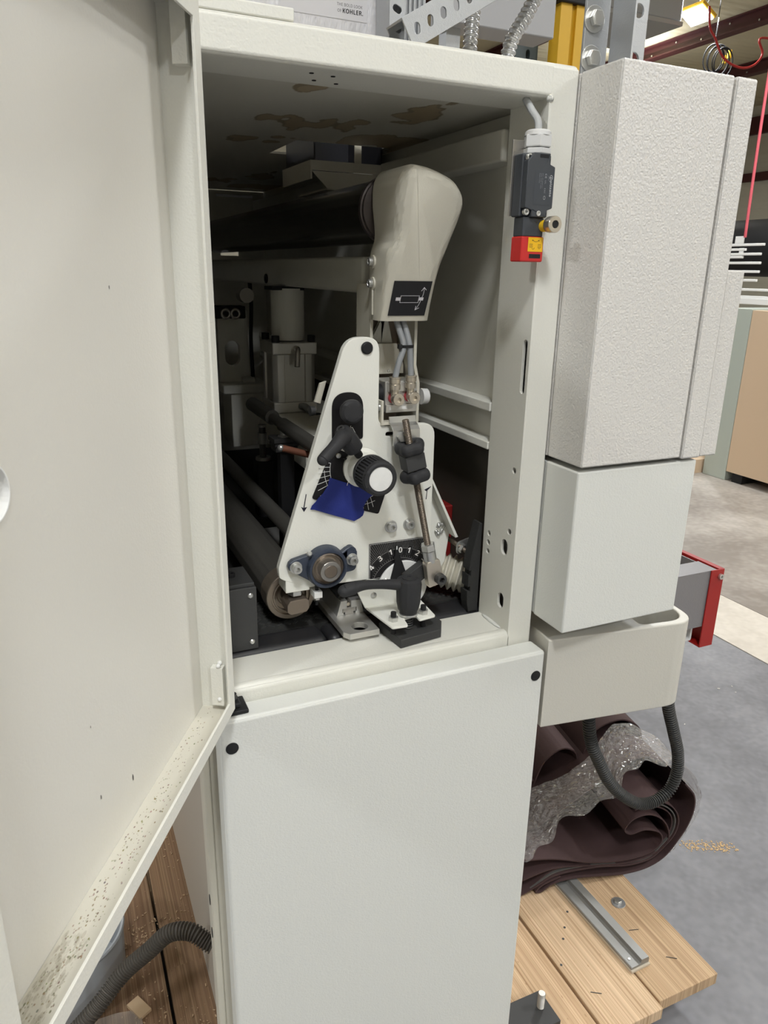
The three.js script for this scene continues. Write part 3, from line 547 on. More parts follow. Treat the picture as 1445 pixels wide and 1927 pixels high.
P(tie, 'loop', ext(slotPts(0.498, 0.137, 0.508, 0.137, 0.0064), 0, 0.0045, { bevel: 0.0004, holes: [slotPts(0.498, 0.137, 0.508, 0.137, 0.0053)] }).applyMatrix4(new THREE.Matrix4().makeBasis(V(1, 0, 0), V(0, 0, -1), V(0, 1, 0)).setPosition(0, 1.508, 0)), M.black);
P(tie, 'lock_head', rb(0.4865, 0.4925, 1.507, 1.514, -0.136, -0.129, 0.001), M.black);

// ---------- upper roller arm: steel cheeks, cover, label ----------
const cv = thing('arm_cover', 'rounded cream cover over the upper roller arm with pictogram label', 'cover');
const ar = cv;
{ const jog = (x0, x1, t) => [[x0, 1.56], [x0, 1.478], [x1, 1.448], [x1, 1.372], [x1 + t, 1.372], [x1 + t, 1.449], [x0 + t, 1.479], [x0 + t, 1.56]];
  P(ar, 'cheek', ext(jog(0.5275, 0.5345, 0.005), -0.235, -0.160, { bevel: 0.0006 }), M.castCream);
  P(ar, 'cheek', ext([[0.4595, 1.372], [0.4645, 1.372], [0.4645, 1.6], [0.4595, 1.6]], -0.235, -0.178, { bevel: 0.0006 }), M.castCream);
  P(ar, 'cover_sheet', ext(roundPoly([[0.470, 1.461], [0.527, 1.461], [0.527, 1.475], [0.514, 1.509], [0.470, 1.509]]), -0.205, -0.1955, { bevel: 0.0006 }), M.castCream);
  P(ar, 'cover_screw', [...place(socketHead(0.0022, 0.0014), V(0.4815, 1.5035, -0.1955), ZP), ...place(socketHead(0.0024, 0.0014), V(0.5, 1.4665, -0.1955), ZP)], M.zinc);
  P(ar, 'inner_bracket', ext([[0.470, 1.509], [0.511, 1.509], [0.499, 1.56], [0.476, 1.56], [0.4905, 1.54], [0.4905, 1.5095]], -0.215, -0.206, { bevel: 0.0005 }), M.plateWhite);
  P(ar, 'rear_box', rb(0.466, 0.5265, 1.37, 1.60, -0.233, -0.217, 0.002), M.browned);
}
const bend = (z, y) => z - (1.69 - y) * 0.31 * Math.max(0, (z + 0.18) / 0.09);
{ const o = [[0.4585, 1.548], [0.458, 1.60], [0.459, 1.643], [0.4655, 1.664], [0.4640, 1.69], [0.4615, 1.712], [0.4635, 1.742], [0.475, 1.757], [0.4949, 1.757], [0.5201, 1.7515], [0.5462, 1.741], [0.5627, 1.724], [0.567, 1.710], [0.565, 1.695], [0.554, 1.655], [0.5455, 1.6245], [0.5415, 1.587], [0.5395, 1.548]];
  const cur = new THREE.CatmullRomCurve3(o.map(p => V(p[0], p[1], 0)), false, 'centripetal').getPoints(70).map(p => [p.x, p.y]);
  const g = new THREE.ExtrudeGeometry(shapeOf(cur), { depth: 0.065, bevelEnabled: true, bevelThickness: 0.02, bevelSize: 0.0165, bevelOffset: -0.0165, bevelSegments: 10 }).translate(0, 0, -0.175);
  let gg = mergeVertices((() => { g.deleteAttribute('uv'); g.deleteAttribute('normal'); return g; })(), 1e-5);
  const p = gg.attributes.position;
  for (let i = 0; i < p.count; i++) { let y = p.getY(i); if (y < 1.5655) { y = 1.548 + Math.max(0, y - 1.5645) * 0.5; } p.setY(i, y); p.setZ(i, bend(Math.max(p.getZ(i), -0.182), p.getY(i))); }
  gg.computeVertexNormals();
  P(cv, 'shell', toCreasedNormals(gg, 0.9), M.castCream);
  for (const y of [1.632, 1.601]) {
    P(cv, 'side_washer', cylBetween(V(0.4585, y, -0.165), V(0.4555, y, -0.165), 0.0095, 0.0095, 26), M.castCream);
    P(cv, 'side_screw', place(socketHead(0.0062, 0.006), V(0.4555, y, -0.165), XM, YP), M.zinc);
  }
  P(cv, 'seam_rod', cyv(0.456, -0.162, 1.556, 1.592, 0.0015, 0.0015, 8), M.castCream);
  const pic = canvasTex(512, 512, (x, w, h) => {
    x.fillStyle = '#131214'; x.fillRect(0, 0, w, h); x.strokeStyle = x.fillStyle = '#cfcccf'; x.lineWidth = 7;
    x.strokeRect(130, 215, 250, 100); x.fillRect(66, 240, 62, 48); x.fillRect(384, 238, 58, 46);
    x.lineWidth = 7; x.beginPath(); x.moveTo(420, 100); x.quadraticCurveTo(436, 180, 418, 238); x.stroke(); x.beginPath(); x.moveTo(410, 288); x.quadraticCurveTo(400, 360, 366, 418); x.stroke();
    x.lineWidth = 9; x.beginPath(); x.moveTo(392, 145); x.lineTo(420, 92); x.lineTo(455, 130); x.stroke(); x.beginPath(); x.moveTo(364, 366); x.lineTo(362, 424); x.lineTo(412, 394); x.stroke();
  });
  const zf = y => bend(-0.0895, y) + 0.0006;
  const c = [[0.4700, 1.606], [0.5325, 1.606], [0.5285, 1.556], [0.4672, 1.556]].map(([x, y]) => [x, y, zf(y)]);
  P(cv, 'pictogram_label', quad(...c), std(0xffffff, 0.35, 0, { map: pic }), 'black label with white roller pictogram', true);
}
// ---------- rollers ----------
const ur = thing('upper_roller', 'long glossy black roller running into the bay behind the cover', 'roller');
P(ur, 'tube', latheBetween(V(0.496, 1.706, -1.42), V(0.496, 1.706, 0), [[0, 0], [0.0458, 0], [0.0458, 1.222], [0, 1.222]], 56), M.rollerBlack);
P(ur, 'end_collar', latheBetween(V(0.496, 1.706, -0.1995), V(0.496, 1.706, 0), [[0.044, 0], [0.0495, 0.001], [0.0495, 0.009], [0.047, 0.0095], [0.047, 0.0155], [0.044, 0.016], [0, 0.016]], 56), std([0.09, 0.075, 0.07], 0.35, 0.6));
const lr = thing('pressure_roller', 'thick dark rubber roller low in the bay with steel end ring', 'roller');
{ const c = V(0.3178, 1.1125, 0), a = V(c.x, c.y, -1.42), b = V(c.x, c.y, 0);
  P(lr, 'rubber_sleeve', latheBetween(a, b, [[0.03, 0], [0.0385, 0.001], [0.0385, 1.225], [0.03, 1.226]], 60), M.rollerGrey);
  P(lr, 'end_ring', latheBetween(V(c.x, c.y, -0.20), b, [[0.0385, 0], [0.0408, 0.002], [0.0408, 0.036], [0.0398, 0.0375], [0.033, 0.0375], [0.032, 0.034], [0.0295, 0.034], [0.029, 0.036], [0.027, 0.036], [0.0265, 0.028], [0.021, 0.026], [0.0195, 0.029], [0.017, 0.029], [0.016, 0.024], [0, 0.024]], 60), std([0.30, 0.25, 0.20], 0.4, 0.7));
  P(lr, 'shaft', cz(c.x, c.y, -0.18, -0.142, 0.0135), M.browned);
  P(lr, 'shaft_flat', ext(roundPoly([[0.2985, 1.106, 0.002], [0.304, 1.1005, 0.003], [0.330, 1.1025, 0.003], [0.3345, 1.109, 0.003], [0.3345, 1.121, 0.003], [0.329, 1.1255, 0.002], [0.3035, 1.1245, 0.002], [0.2985, 1.118, 0.003]]), -0.15, -0.117, { bevel: 0.001 }), M.browned);
  P(lr, 'jam_nut', place(hexHead(0.0125, 0.0085), V(0.3165, 1.1285, -0.134), YP, V(0, 0, 1)), M.zinc);
  P(lr, 'bolt_end', place(hexHead(0.007, 0.0045), V(0.3155, 1.0955, -0.134), YP, V(0, 0, 1)), M.zinc);
}
const br = thing('guide_roller', 'slim dark guide roller running back from the blue bearing', 'roller');
P(br, 'tube', cz(0.3605, 1.1775, -1.42, -0.134, 0.0148, 0.0148, 36), M.rollerGrey);

// ---------- rail with dovetail block and slide ----------
const rl = thing('slide_rail', 'milled aluminium slide rail with round hole beside the clamp block', 'rail');
{ const RT = 1.0765, up = new THREE.Matrix4().makeBasis(V(1, 0, 0), V(0, 0, -1), V(0, 1, 0));
  P(rl, 'base_bar', ext(roundPoly([[0.377, 0.078, 0], [0.384, 0.0655, 0], [0.434, 0.0655, 0], [0.434, 0.6, 0], [0.377, 0.6, 0]]), RT - 0.010, RT, { bevel: 0.0008, holes: [circ(0.4085, 0.087, 0.0135, 36)] }).applyMatrix4(up), M.alu);
  P(rl, 'dovetail_block', ext([[0.3865, RT], [0.3985, RT], [0.3985, RT + 0.004], [0.3965, RT + 0.004], [0.3965, RT + 0.0115], [0.4045, RT + 0.0115], [0.4045, RT + 0.0255], [0.3935, RT + 0.0255]], -0.42, -0.132, { bevel: 0.0006 }), M.alu);
  P(rl, 'dovetail_block', ext([[0.4225, RT], [0.4345, RT], [0.4285, RT + 0.0245], [0.4115, RT + 0.0245], [0.4115, RT + 0.0115], [0.4215, RT + 0.0115], [0.4215, RT + 0.004], [0.4195, RT + 0.004], [0.4195, RT]], -0.42, -0.132, { bevel: 0.0006 }), M.alu);
  P(rl, 'slide', ext([[0.4015, RT + 0.0001], [0.4165, RT + 0.0001], [0.4165, RT + 0.0042], [0.4205, RT + 0.0042], [0.4205, RT + 0.011], [0.4115, RT + 0.0125], [0.4045, RT + 0.0125], [0.3972, RT + 0.011], [0.3972, RT + 0.0042], [0.4015, RT + 0.0042]], -0.42, -0.1335, { bevel: 0.0004 }), M.steel);
  P(rl, 'lock_screw', cz(0.408, RT + 0.017, -0.20, -0.136, 0.0032), M.nickel);
  P(rl, 'dark_cover', bb(0.3935, 0.4285, RT + 0.0262, RT + 0.03, -0.42, -0.145), M.blackMatte);
}
// ---------- clamp on the sill ----------
const ck = thing('clamp_block', 'dark grey chamfered steel clamp block resting on the sill', 'block');
P(ck, 'block', ext(roundPoly([[0.4505, 0.0205, 0], [0.5265, 0.0300, 0], [0.541, 0.0560, 0], [0.541, 0.0885, 0], [0.4435, 0.0885, 0], [0.4435, 0.0800, 0]].map(p => [p[0], p[1], 0])), SILL + 0.0006, 1.0755, { bevel: 0.0012 }).applyMatrix4(new THREE.Matrix4().makeBasis(V(1, 0, 0), V(0, 0, -1), V(0, 1, 0))), M.blockGrey);
const cbk = thing('clamp_bracket', 'white bent steel bracket with two hex nuts holding the clamp', 'bracket');
{ const up = new THREE.Matrix4().makeBasis(V(1, 0, 0), V(0, 0, -1), V(0, 1, 0));
  P(cbk, 'flange', ext(roundPoly([[0.4265, 0.107, 0.004], [0.4375, 0.0245, 0.004], [0.4635, 0.0225, 0.004], [0.467, 0.046, 0.006], [0.490, 0.050, 0.006], [0.4875, 0.033, 0.004], [0.519, 0.0375, 0.004], [0.524, 0.107, 0.004]]), 1.094, 1.098, { bevel: 0.001 }).applyMatrix4(up), M.plateWhite);
  P(cbk, 'web', ext(roundPoly([[0.4265, 1.0945, 0.003], [0.5245, 1.0945, 0.003], [0.5245, 1.128, 0.006], [0.432, 1.145, 0.006], [0.412, 1.142, 0.008], [0.413, 1.125, 0.012]]), -0.1115, -0.1065, { bevel: 0.001 }), M.plateWhite);
  P(cbk, 'web_screw', latheBetween(V(0.4405, 1.117, -0.1065), V(0.4405, 1.117, 0), [[0.0052, 0], [0.0052, 0.0012], [0.003, 0.0026], [0, 0.003]], 18), M.zinc);
  for (const [x, z] of [[0.4485, -0.0455], [0.5035, -0.0505]]) {
    P(cbk, 'hex_nut', place(hexHead(0.0082, 0.007), V(x, 1.098, z), YP, V(0, 0, 1)), M.zinc);
    P(cbk, 'set_screw', [cyv(x, z, 1.105, 1.1125, 0.0045, 0.0045, 16), cyv(x, z, 1.0758, 1.094, 0.0045, 0.0045, 16)], M.black);
  }
}
const cl = thing('sill_clamp', 'long black clamping handle with a tall hub on the sill', 'lever');
{ const x = 0.4785, z = -0.055;
  P(cl, 'hub', latheBetween(V(x, 1.1035, z), V(x, 2, z), [[0.0135, 0], [0.0145, 0.003], [0.0165, 0.006], [0.019, 0.018], [0.0205, 0.048], [0.019, 0.056], [0.0145, 0.0588], [0, 0.059]], 40), M.leverBlack);
  P(cl, 'cap', latheBetween(V(x, 1.1622, z), V(x, 2, z), [[0.0118, 0], [0.0116, 0.0016], [0.0030, 0.0020], [0.0028, 0.0008], [0, 0.0006]], 32), M.leverBlack);
  P(cl, 'washer', place(washerG(0.0158, 0.005, 0.0035), V(x, 1.0995, z), YP, V(0, 0, 1)), M.zinc);
  P(cl, 'spring', Array.from({ length: 4 }, (_, i) => new THREE.TorusGeometry(0.0075, 0.0013, 8, 24).rotateX(PI / 2 + 0.1).translate(x, 1.0785 + i * 0.0042, z)), M.darkSteel);
  P(cl, 'stud', cyv(x, z, 1.076, 1.0995, 0.005, 0.005, 16), M.darkSteel);
  // arm: flattened sweep towards -x
  const A = [V(x - 0.004, 1.1500, z), V(0.455, 1.1545, z + 0.0), V(0.425, 1.1600, z + 0.001), V(0.400, 1.1630, z + 0.002), V(0.380, 1.1605, z + 0.002), V(0.3695, 1.1585, z + 0.002)];
  const arm = sweep(A, t => 0.0105 - 0.0032 * Math.sin(Math.min(1, t * 1.15) * PI * 0.85) + (t > 0.85 ? 0.001 : 0), 48, 20);
  P(cl, 'arm', [arm, new THREE.SphereGeometry(0.0105, 18, 12).scale(1, 0.92, 1).translate(A[5].x, A[5].y, A[5].z)], M.leverBlack);
}
// dial scale, eccentric disc, pointer
const dl = thing('dial_scale', 'black square dial plate with white numbered scale', 'scale plate');
{ const tex = canvasTex(1212, 740, (x, w, h) => {
    const S = 12000, cx = (0.4905 - 0.4375) * S, cy = (1.2012 - 1.122) * S;
    x.fillStyle = '#121113'; x.fillRect(0, 0, w, h); x.strokeStyle = '#c9c6c3'; x.lineWidth = 2.6;
    const ray = (d, r0, r1) => { const a = (d - 90) * PI / 180; x.beginPath(); x.moveTo(cx + r0 * S * Math.cos(a), cy + r0 * S * Math.sin(a)); x.lineTo(cx + r1 * S * Math.cos(a), cy + r1 * S * Math.sin(a)); x.stroke(); };
    for (let d = -84; d <= 70; d += 2.2) ray(d, 0.0655, 0.2);
    for (let d = -84; d <= 70; d += 4.4) ray(d, 0.0485, 0.053);
    x.lineWidth = 4; for (const r of [0.0655, 0.0485]) { x.beginPath(); x.arc(cx, cy, r * S, PI * 1.02, PI * 1.92); x.stroke(); }
    [['5', -73], ['4', -52], ['3', -33], ['1', -14], ['0', 2], ['1', 17], ['2', 33], ['3', 49]].forEach(([t, d]) => { x.save(); x.translate(cx, cy); x.rotate(d * PI / 180); x.fillStyle = '#121113'; x.fillRect(-52, -0.0715 * S, 104, 0.0175 * S); x.strokeStyle = '#8a8886'; x.lineWidth = 3; x.strokeRect(-46, -0.0705 * S, 92, 0.0155 * S); x.fillStyle = '#efece8'; x.font = 'bold 158px sans-serif'; x.textAlign = 'center'; x.fillText(t, 0, -0.0578 * S); x.restore(); });
    x.strokeStyle = '#e6e3e0'; x.lineWidth = 9; x.beginPath(); x.moveTo(cx + 20, cy - 0.0445 * S); x.lineTo(cx + 20, cy - 0.0395 * S); x.moveTo(cx, cy - 0.042 * S); x.lineTo(cx + 20, cy - 0.0385 * S); x.lineTo(cx + 40, cy - 0.042 * S); x.stroke();
    x.lineWidth = 6; x.strokeRect(10, 10, w - 20, h - 20);
  });
  P(dl, 'sheet', bb(0.4375, 0.5385, 1.1395, 1.2012, PZ + 0.0003, PZ + 0.0018), M.printBlack);
  P(dl, 'printed_scale', quad([0.4375, 1.2012, PZ + 0.002], [0.5385, 1.2012, PZ + 0.002], [0.5385, 1.1395, PZ + 0.002], [0.4375, 1.1395, PZ + 0.002]), std(0xffffff, 0.45, 0, { map: tex }), null, true);
}
const ec = thing('eccentric_disc', 'white eccentric disc with black pointer below the dial scale', 'disc');
{ const x = 0.4975, y = 1.120, z = PZ + 0.0024;
  P(ec, 'disc', latheBetween(V(x, y, z), V(x, y, 0), [[0.0455, 0], [0.0455, 0.0025], [0.0445, 0.0035], [0, 0.0035]], 56), M.white);
  P(ec, 'pointer', ext(roundPoly([[0.4815, 1.195], [0.4848, 1.195], [0.4885, 1.180], [0.5045, 1.137], [0.5045, 1.128], [0.474, 1.128], [0.4735, 1.139], [0.480, 1.165]]), z + 0.0036, z + 0.0056, { bevel: 0.0006 }), M.black);
  P(ec, 'pointer_mark', bb(0.4823, 0.484, 1.1885, 1.1945, z + 0.0056, z + 0.006), M.white);
  P(ec, 'crank_arm', ext(roundPoly([[0.492, 1.145, 0.004], [0.5245, 1.1645, 0.002], [0.536, 1.150, 0.002], [0.532, 1.140, 0.002], [0.500, 1.118, 0.004]]), z + 0.006, z + 0.022, { bevel: 0.001 }), M.blockGrey);
  P(ec, 'disc_screw', latheBetween(V(0.4640, 1.136, z + 0.0035), V(0.464, 1.136, 0), [[0.005, 0], [0.005, 0.002], [0.003, 0.0035], [0, 0.004]], 16), M.zinc);
}
// ---------- safety switch on the right post ----------
const sw = thing('safety_switch', 'dark grey door safety switch with red key head on the post', 'switch');
{ const x0 = 0.588, x1 = 0.6325, z0 = -0.003, z1 = 0.028;
  P(sw, 'mount_bracket', [rb(x0 - 0.003, x1, 1.6925, 1.7855, z0 - 0.003, z0 - 0.0005, 0.0008), rb(x0 - 0.003, x0 + 0.011, 1.770, 1.7855, z0 - 0.003, z0 - 0.0004, 0.001)], M.steel);
  P(sw, 'body', rb(x0, x1, 1.691, 1.7675, z0, 0.017, 0.002), M.switchGrey);
  P(sw, 'front_cover', ext(roundPoly([[x0 + 0.001, 1.7015, 0.001], [x0 + 0.001, 1.757, 0.001], [x0 + 0.010, 1.7675, 0.004], [x1 - 0.009, 1.7675, 0.001], [x1 - 0.009, 1.755, 0.003], [x1 - 0.0005, 1.752, 0.002], [x1 - 0.0005, 1.702, 0.002], [x1 - 0.009, 1.699, 0.003], [x1 - 0.009, 1.6905, 0.001], [x0 + 0.012, 1.6905, 0.001], [x0 + 0.012, 1.699, 0.003]]), 0.017, z1, { bevel: 0.0012 }), M.switchGrey);
  P(sw, 'socket_screw', place(socketHead(0.0042, 0.005), V(x0 + 0.0055, 1.762, 0.0205), ZP), M.zinc);
  P(sw, 'socket_screw', place(socketHead(0.0042, 0.005), V(x0 + 0.0058, 1.6965, 0.0205), ZP), M.zinc);
  P(sw, 'cover_screw', place(socketHead(0.0034, 0.0012), V(x0 + 0.0225, 1.695, z1), ZP), M.zinc);
  P(sw, 'mount_hole', [cz(x1 - 0.0045, 1.7615, 0.0168, 0.0174, 0.0032), cz(x1 - 0.0045, 1.6955, 0.0168, 0.0174, 0.0032)], M.black);
  P(sw, 'cable_slot', bb(x0 + 0.019, x0 + 0.0325, 1.762, 1.766, z1 - 0.0005, z1 + 0.0003), M.black);
  const print = canvasTex(512, 512, (x, w, h) => {
    x.fillStyle = 'rgb(58,62,68)'; x.fillRect(0, 0, w, h); x.translate(w, 0); x.rotate(PI / 2);
    x.fillStyle = 'rgb(176,178,180)'; x.font = 'bold 74px sans-serif'; x.fillText('pizzato', 130, 92); x.beginPath(); x.arc(88, 70, 34, 0, 7); x.lineWidth = 10; x.strokeStyle = x.fillStyle; x.stroke(); x.fillRect(84, 50, 12, 70);
    x.font = '26px sans-serif'; x.fillStyle = 'rgb(140,142,146)'; x.fillText('FR 692', 60, 150); x.font = 'bold 64px sans-serif'; x.fillText('CE', 30, 240); x.font = '50px sans-serif'; x.fillText('UL', 130, 236); x.fillText('EAC', 250, 240); x.beginPath(); x.arc(400, 220, 26, 0, 7); x.lineWidth = 6; x.stroke();
    x.font = '26px sans-serif'; x.fillText('IP67  IEC 60947-5-1', 30, 310); x.fillText('A300  Q300  Ui 500V', 30, 350); x.fillText('Made in Italy', 30, 392);
  });
  const k = [x0 + 0.013, 1.746, x1 - 0.002, 1.7055];
  P(sw, 'printed_text', quad([k[0], k[1], z1 + 0.0002], [k[2], k[1], z1 + 0.0002], [k[2], k[3], z1 + 0.0002], [k[0], k[3], z1 + 0.0002]), std(0xffffff, 0.5, 0, { map: print }), 'grey printed lettering on the cover', true);
  const gl = P(sw, 'cable_gland', [ext(hexa(0, 0, 0.0185, 0.26), 0, 0.007, { bevel: 0.001 }), ext(hexa(0, 0, 0.0188, 0.1), 0.008, 0.023, { bevel: 0.0015 }), latheBetween(V(0, 0, 0.022), V(0, 0, 1), [[0.0172, 0], [0.0168, 0.0045], [0.014, 0.0068], [0.006, 0.007], [0, 0.007]], 30)].map(g => orient(g, V(0.6155, 1.768, 0.007), YP, V(0, 0, 1))), M.glandWhite, 'pale grey plastic cable gland');
  P(gl, 'cable', sweep([V(0.6155, 1.795, 0.007), V(0.616, 1.808, 0.004), V(0.6125, 1.823, -0.008), V(0.609, 1.8372, -0.018)], 0.0048, 24, 14), M.cableGrey);
  P(sw, 'head', rb(x0 + 0.004, x1 - 0.008, 1.666, 1.691, -0.001, 0.0225, 0.002), M.switchGrey);
  const hd = P(sw, 'key_head', rb(x0 + 0.0025, x1 - 0.0065, 1.6345, 1.6665, -0.002, 0.024, 0.0022), M.redPlastic, 'red plastic key head');
  P(hd, 'key_slot', bb(x0 + 0.0155, x1 - 0.011, 1.6392, 1.6445, 0.0238, 0.0243), M.black);
  const ylab = canvasTex(256, 224, (x, w, h) => {
    x.fillStyle = '#eab511'; x.fillRect(0, 0, w, h); x.strokeStyle = x.fillStyle = '#4a3a10'; x.lineWidth = 7;
    x.beginPath(); x.moveTo(78, 40); x.quadraticCurveTo(130, 95, 184, 44); x.stroke(); x.beginPath(); x.moveTo(66, 58); x.lineTo(76, 34); x.lineTo(96, 52); x.fill(); x.beginPath(); x.moveTo(196, 62); x.lineTo(190, 36); x.lineTo(166, 50); x.fill();
    x.lineWidth = 6; x.strokeRect(32, 104, 44, 52); x.strokeRect(176, 110, 44, 44); x.fillRect(50, 112, 8, 34); x.fillRect(194, 118, 8, 26);
    x.beginPath(); x.arc(92, 166, 20, -0.3, PI * 0.95); x.stroke(); x.beginPath(); x.arc(198, 158, 18, 0, PI); x.stroke();
  });
  P(hd, 'key_label', quad([x0 + 0.0125, 1.6655, 0.0244], [x1 - 0.0085, 1.6655, 0.0244], [x1 - 0.0085, 1.6475, 0.0244], [x0 + 0.0125, 1.6475, 0.0244]), std(0xffffff, 0.45, 0, { map: ylab }), 'yellow label with two lock symbols', true);
  P(sw, 'release_knob', [latheBetween(V(x1 - 0.007, 1.6815, 0.02), V(x1 - 0.005, 1.6815, 1), [[0.006, 0], [0.006, 0.013], [0.0098, 0.0135], [0.0105, 0.015], [0.0105, 0.026], [0.0098, 0.027], [0.0052, 0.027], [0.005, 0.0255], [0, 0.0255]], 32)], M.nickel);
  P(sw, 'release_sleeve', cz(x1 - 0.0085, 1.6803, 0.018, 0.0300, 0.0075), M.yellow);
  P(sw, 'release_centre', cz(x1 - 0.0068, 1.6815, 0.0452, 0.0459, 0.0048), M.black);
}

// ---------- conveyor bed and things around it ----------
const bedN = dataTex(layered(128, [8, 16], [1, 1]), 128, v => grey(v), [0.03, 0.03]);
const bed = thing('conveyor_bed', 'black patterned conveyor belt bed with rounded front edge bar', 'conveyor');
P(bed, 'belt', bb(0.195, 0.655, 1.030, 1.0585, -1.42, -0.155), std([0.035, 0.035, 0.033], 0.6));
{ const tr = [];   // woven tread: short raised bars set crosswise
  for (let i = 0; i < 34; i++) for (let j = 0; j < 9; j++) { const x = 0.205 + i * 0.0136, z = -0.172 - j * 0.0136, s = (i + j) % 2; tr.push(bb(-0.0055, 0.0055, 0, 0.0012, -0.0022, 0.0022).rotateY(s ? PI / 4 : -PI / 4).translate(x, 1.0585, z)); }
  P(bed, 'belt_tread', tr, std([0.05, 0.05, 0.047], 0.55)).userData.kind = 'stuff'; }
P(bed, 'edge_bar', [rb(0.19, 0.36, 1.035, 1.0615, -0.153, -0.098, 0.012, 5), rb(0.362, 0.661, 1.035, 1.0605, -0.153, -0.098, 0.012, 5)], std([0.022, 0.022, 0.024], 0.42));
P(bed, 'side_frame', bb(0.19, 0.66, 1.0, 1.034, -0.15, -0.095), M.black);
const bk = thing('bearing_block', 'tall black steel block with two bright screws behind the door edge', 'block');
P(bk, 'block', rb(0.196, 0.2465, 1.0625, 1.1655, -0.175, -0.102, 0.0012), M.blockGrey);
P(bk, 'cap', rb(0.196, 0.2445, 1.1655, 1.1715, -0.175, -0.106, 0.0012), M.blockGrey);
for (const y of [1.1525, 1.0755]) P(bk, 'screw', latheBetween(V(0.237, y, -0.102), V(0.237, y, 0), [[0.0042, 0], [0.0042, 0.001], [0.0028, 0.0024], [0, 0.0028]], 16), M.zinc);
P(bk, 'cap_screw', place(socketHead(0.0065, 0.006), V(0.217, 1.1715, -0.14), YP, V(0, 0, 1)), M.black);
const cmb = thing('guard_comb', 'black notched rubber guard standing against the right post', 'guard');
P(cmb, 'comb', ext([[0.6155, 1.060], [0.6335, 1.060], [0.6335, 1.220], [0.628, 1.221], [0.615, 1.160], [0.613, 1.137], [0.617, 1.137], [0.617, 1.127], [0.612, 1.129], [0.612, 1.107], [0.617, 1.107], [0.617, 1.098], [0.611, 1.099], [0.612, 1.078]], -0.118, -0.096, { bevel: 0.001 }), M.rubber);
const bw = thing('bellows_spindle', 'cream ribbed bellows on a spindle beside the white plate', 'bellows');
{ const pr = [[0, 0], [0.024, 0]]; for (let k = 0; k < 5; k++) pr.push([0.0255, 0.002 + k * 0.0115], [0.0325, 0.0065 + k * 0.0115], [0.0325, 0.0085 + k * 0.0115], [0.0255, 0.0128 + k * 0.0115]); pr.push([0.031, 0.063], [0.030, 0.07], [0, 0.071]);
  P(bw, 'bellows', latheBetween(V(0.588, 1.114, -0.192), V(0.652, 1.096, -0.148), pr, 44), M.castCream); }
P(bw, 'end_clamp', latheBetween(V(0.6445, 1.098, -0.153), V(0.66, 1.0937, -0.1425), [[0.0, 0], [0.021, 0.0005], [0.020, 0.007], [0.012, 0.011], [0, 0.011]], 20), M.black);
const lk = thing('link_bolt', 'galvanised strap with a long bolt above the ribbed bellows', 'bracket');
P(lk, 'strap', [ext(roundPoly([[0.613, 1.150, 0.008], [0.630, 1.150, 0.008], [0.634, 1.163, 0.0], [0.659, 1.168, 0], [0.659, 1.182, 0], [0.632, 1.177, 0], [0.613, 1.172, 0.008]]), -0.145, -0.142, { bevel: 0.0006, holes: [slotPts(0.640, 1.1705, 0.652, 1.173, 0.003)] })], M.zinc);
P(lk, 'bolt', cylBetween(V(0.596, 1.182, -0.185), V(0.634, 1.153, -0.118), 0.004, 0.004, 14), M.browned);
P(lk, 'nut', place(hexHead(0.0085, 0.006), V(0.621, 1.1625, -0.1415), V(0.5, -0.35, 0.9), V(0, 1, 0)), M.zinc);
solo('red_chute', [rb(0.634, 0.6615, 1.075, 1.205, -0.7, -0.245, 0.003)], std([0.24, 0.008, 0.007], 0.6), 'red metal strip darkened for shade along the bay wall behind the bellows', 'strip');  // red lowered to carry the shade inside the bay

// ---------- deeper in the bay ----------
const xb = thing('cross_beam', 'grey square steel beam crossing the bay under the roller', 'beam');
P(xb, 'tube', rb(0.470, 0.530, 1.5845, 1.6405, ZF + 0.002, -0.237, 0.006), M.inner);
P(xb, 'eyelet', new THREE.TorusGeometry(0.008, 0.0025, 8, 20).rotateY(PI / 2).translate(0.468, 1.598, -0.80), M.black);
const pc = thing('air_cylinder', 'square aluminium air cylinder hanging under the grey beam', 'cylinder', { at: [0.486, 0, -0.70] });
P(pc, 'neck', cyv(0, 0, 1.472, 1.580, 0.036, 0.036, 36), M.cream);
P(pc, 'neck_plate', rb(-0.042, 0.03, 1.5765, 1.5838, -0.03, 0.03, 0.001), M.black);
P(pc, 'head', rb(-0.05, 0.05, 1.444, 1.470, -0.05, 0.05, 0.003), M.alu);
P(pc, 'barrel', ext(roundPoly([[-0.048, -0.038, 0.004], [-0.038, -0.048, 0.004], [-0.024, -0.048], [-0.022, -0.044], [0.022, -0.044], [0.024, -0.048], [0.038, -0.048, 0.004], [0.048, -0.038, 0.004], [0.048, -0.024], [0.044, -0.022], [0.044, 0.022], [0.048, 0.024], [0.048, 0.038, 0.004], [0.038, 0.048, 0.004], [0.024, 0.048], [0.022, 0.044], [-0.022, 0.044], [-0.024, 0.048], [-0.038, 0.048, 0.004], [-0.048, 0.038, 0.004], [-0.048, 0.024], [-0.044, 0.022], [-0.044, -0.022], [-0.048, -0.024]]), 1.342, 1.444, { bevel: 0 }).applyMatrix4(new THREE.Matrix4().makeBasis(V(1, 0, 0), V(0, 0, -1), V(0, 1, 0))), M.alu);
P(pc, 'foot', rb(-0.05, 0.05, 1.318, 1.342, -0.05, 0.05, 0.003), M.alu);
for (const [x, z] of [[-0.04, 0.04], [0.04, 0.04], [-0.04, -0.04], [0.04, -0.04]]) P(pc, 'corner_bolt', cyv(x, z, 1.47, 1.484, 0.0085, 0.0085, 16), M.black);
P(pc, 'top_fitting', [sweep([V(0.002, 1.457, 0.05), V(0.002, 1.456, 0.062), V(0.0, 1.445, 0.066), V(-0.001, 1.42, 0.066)], 0.006, 20, 12)], M.steel);
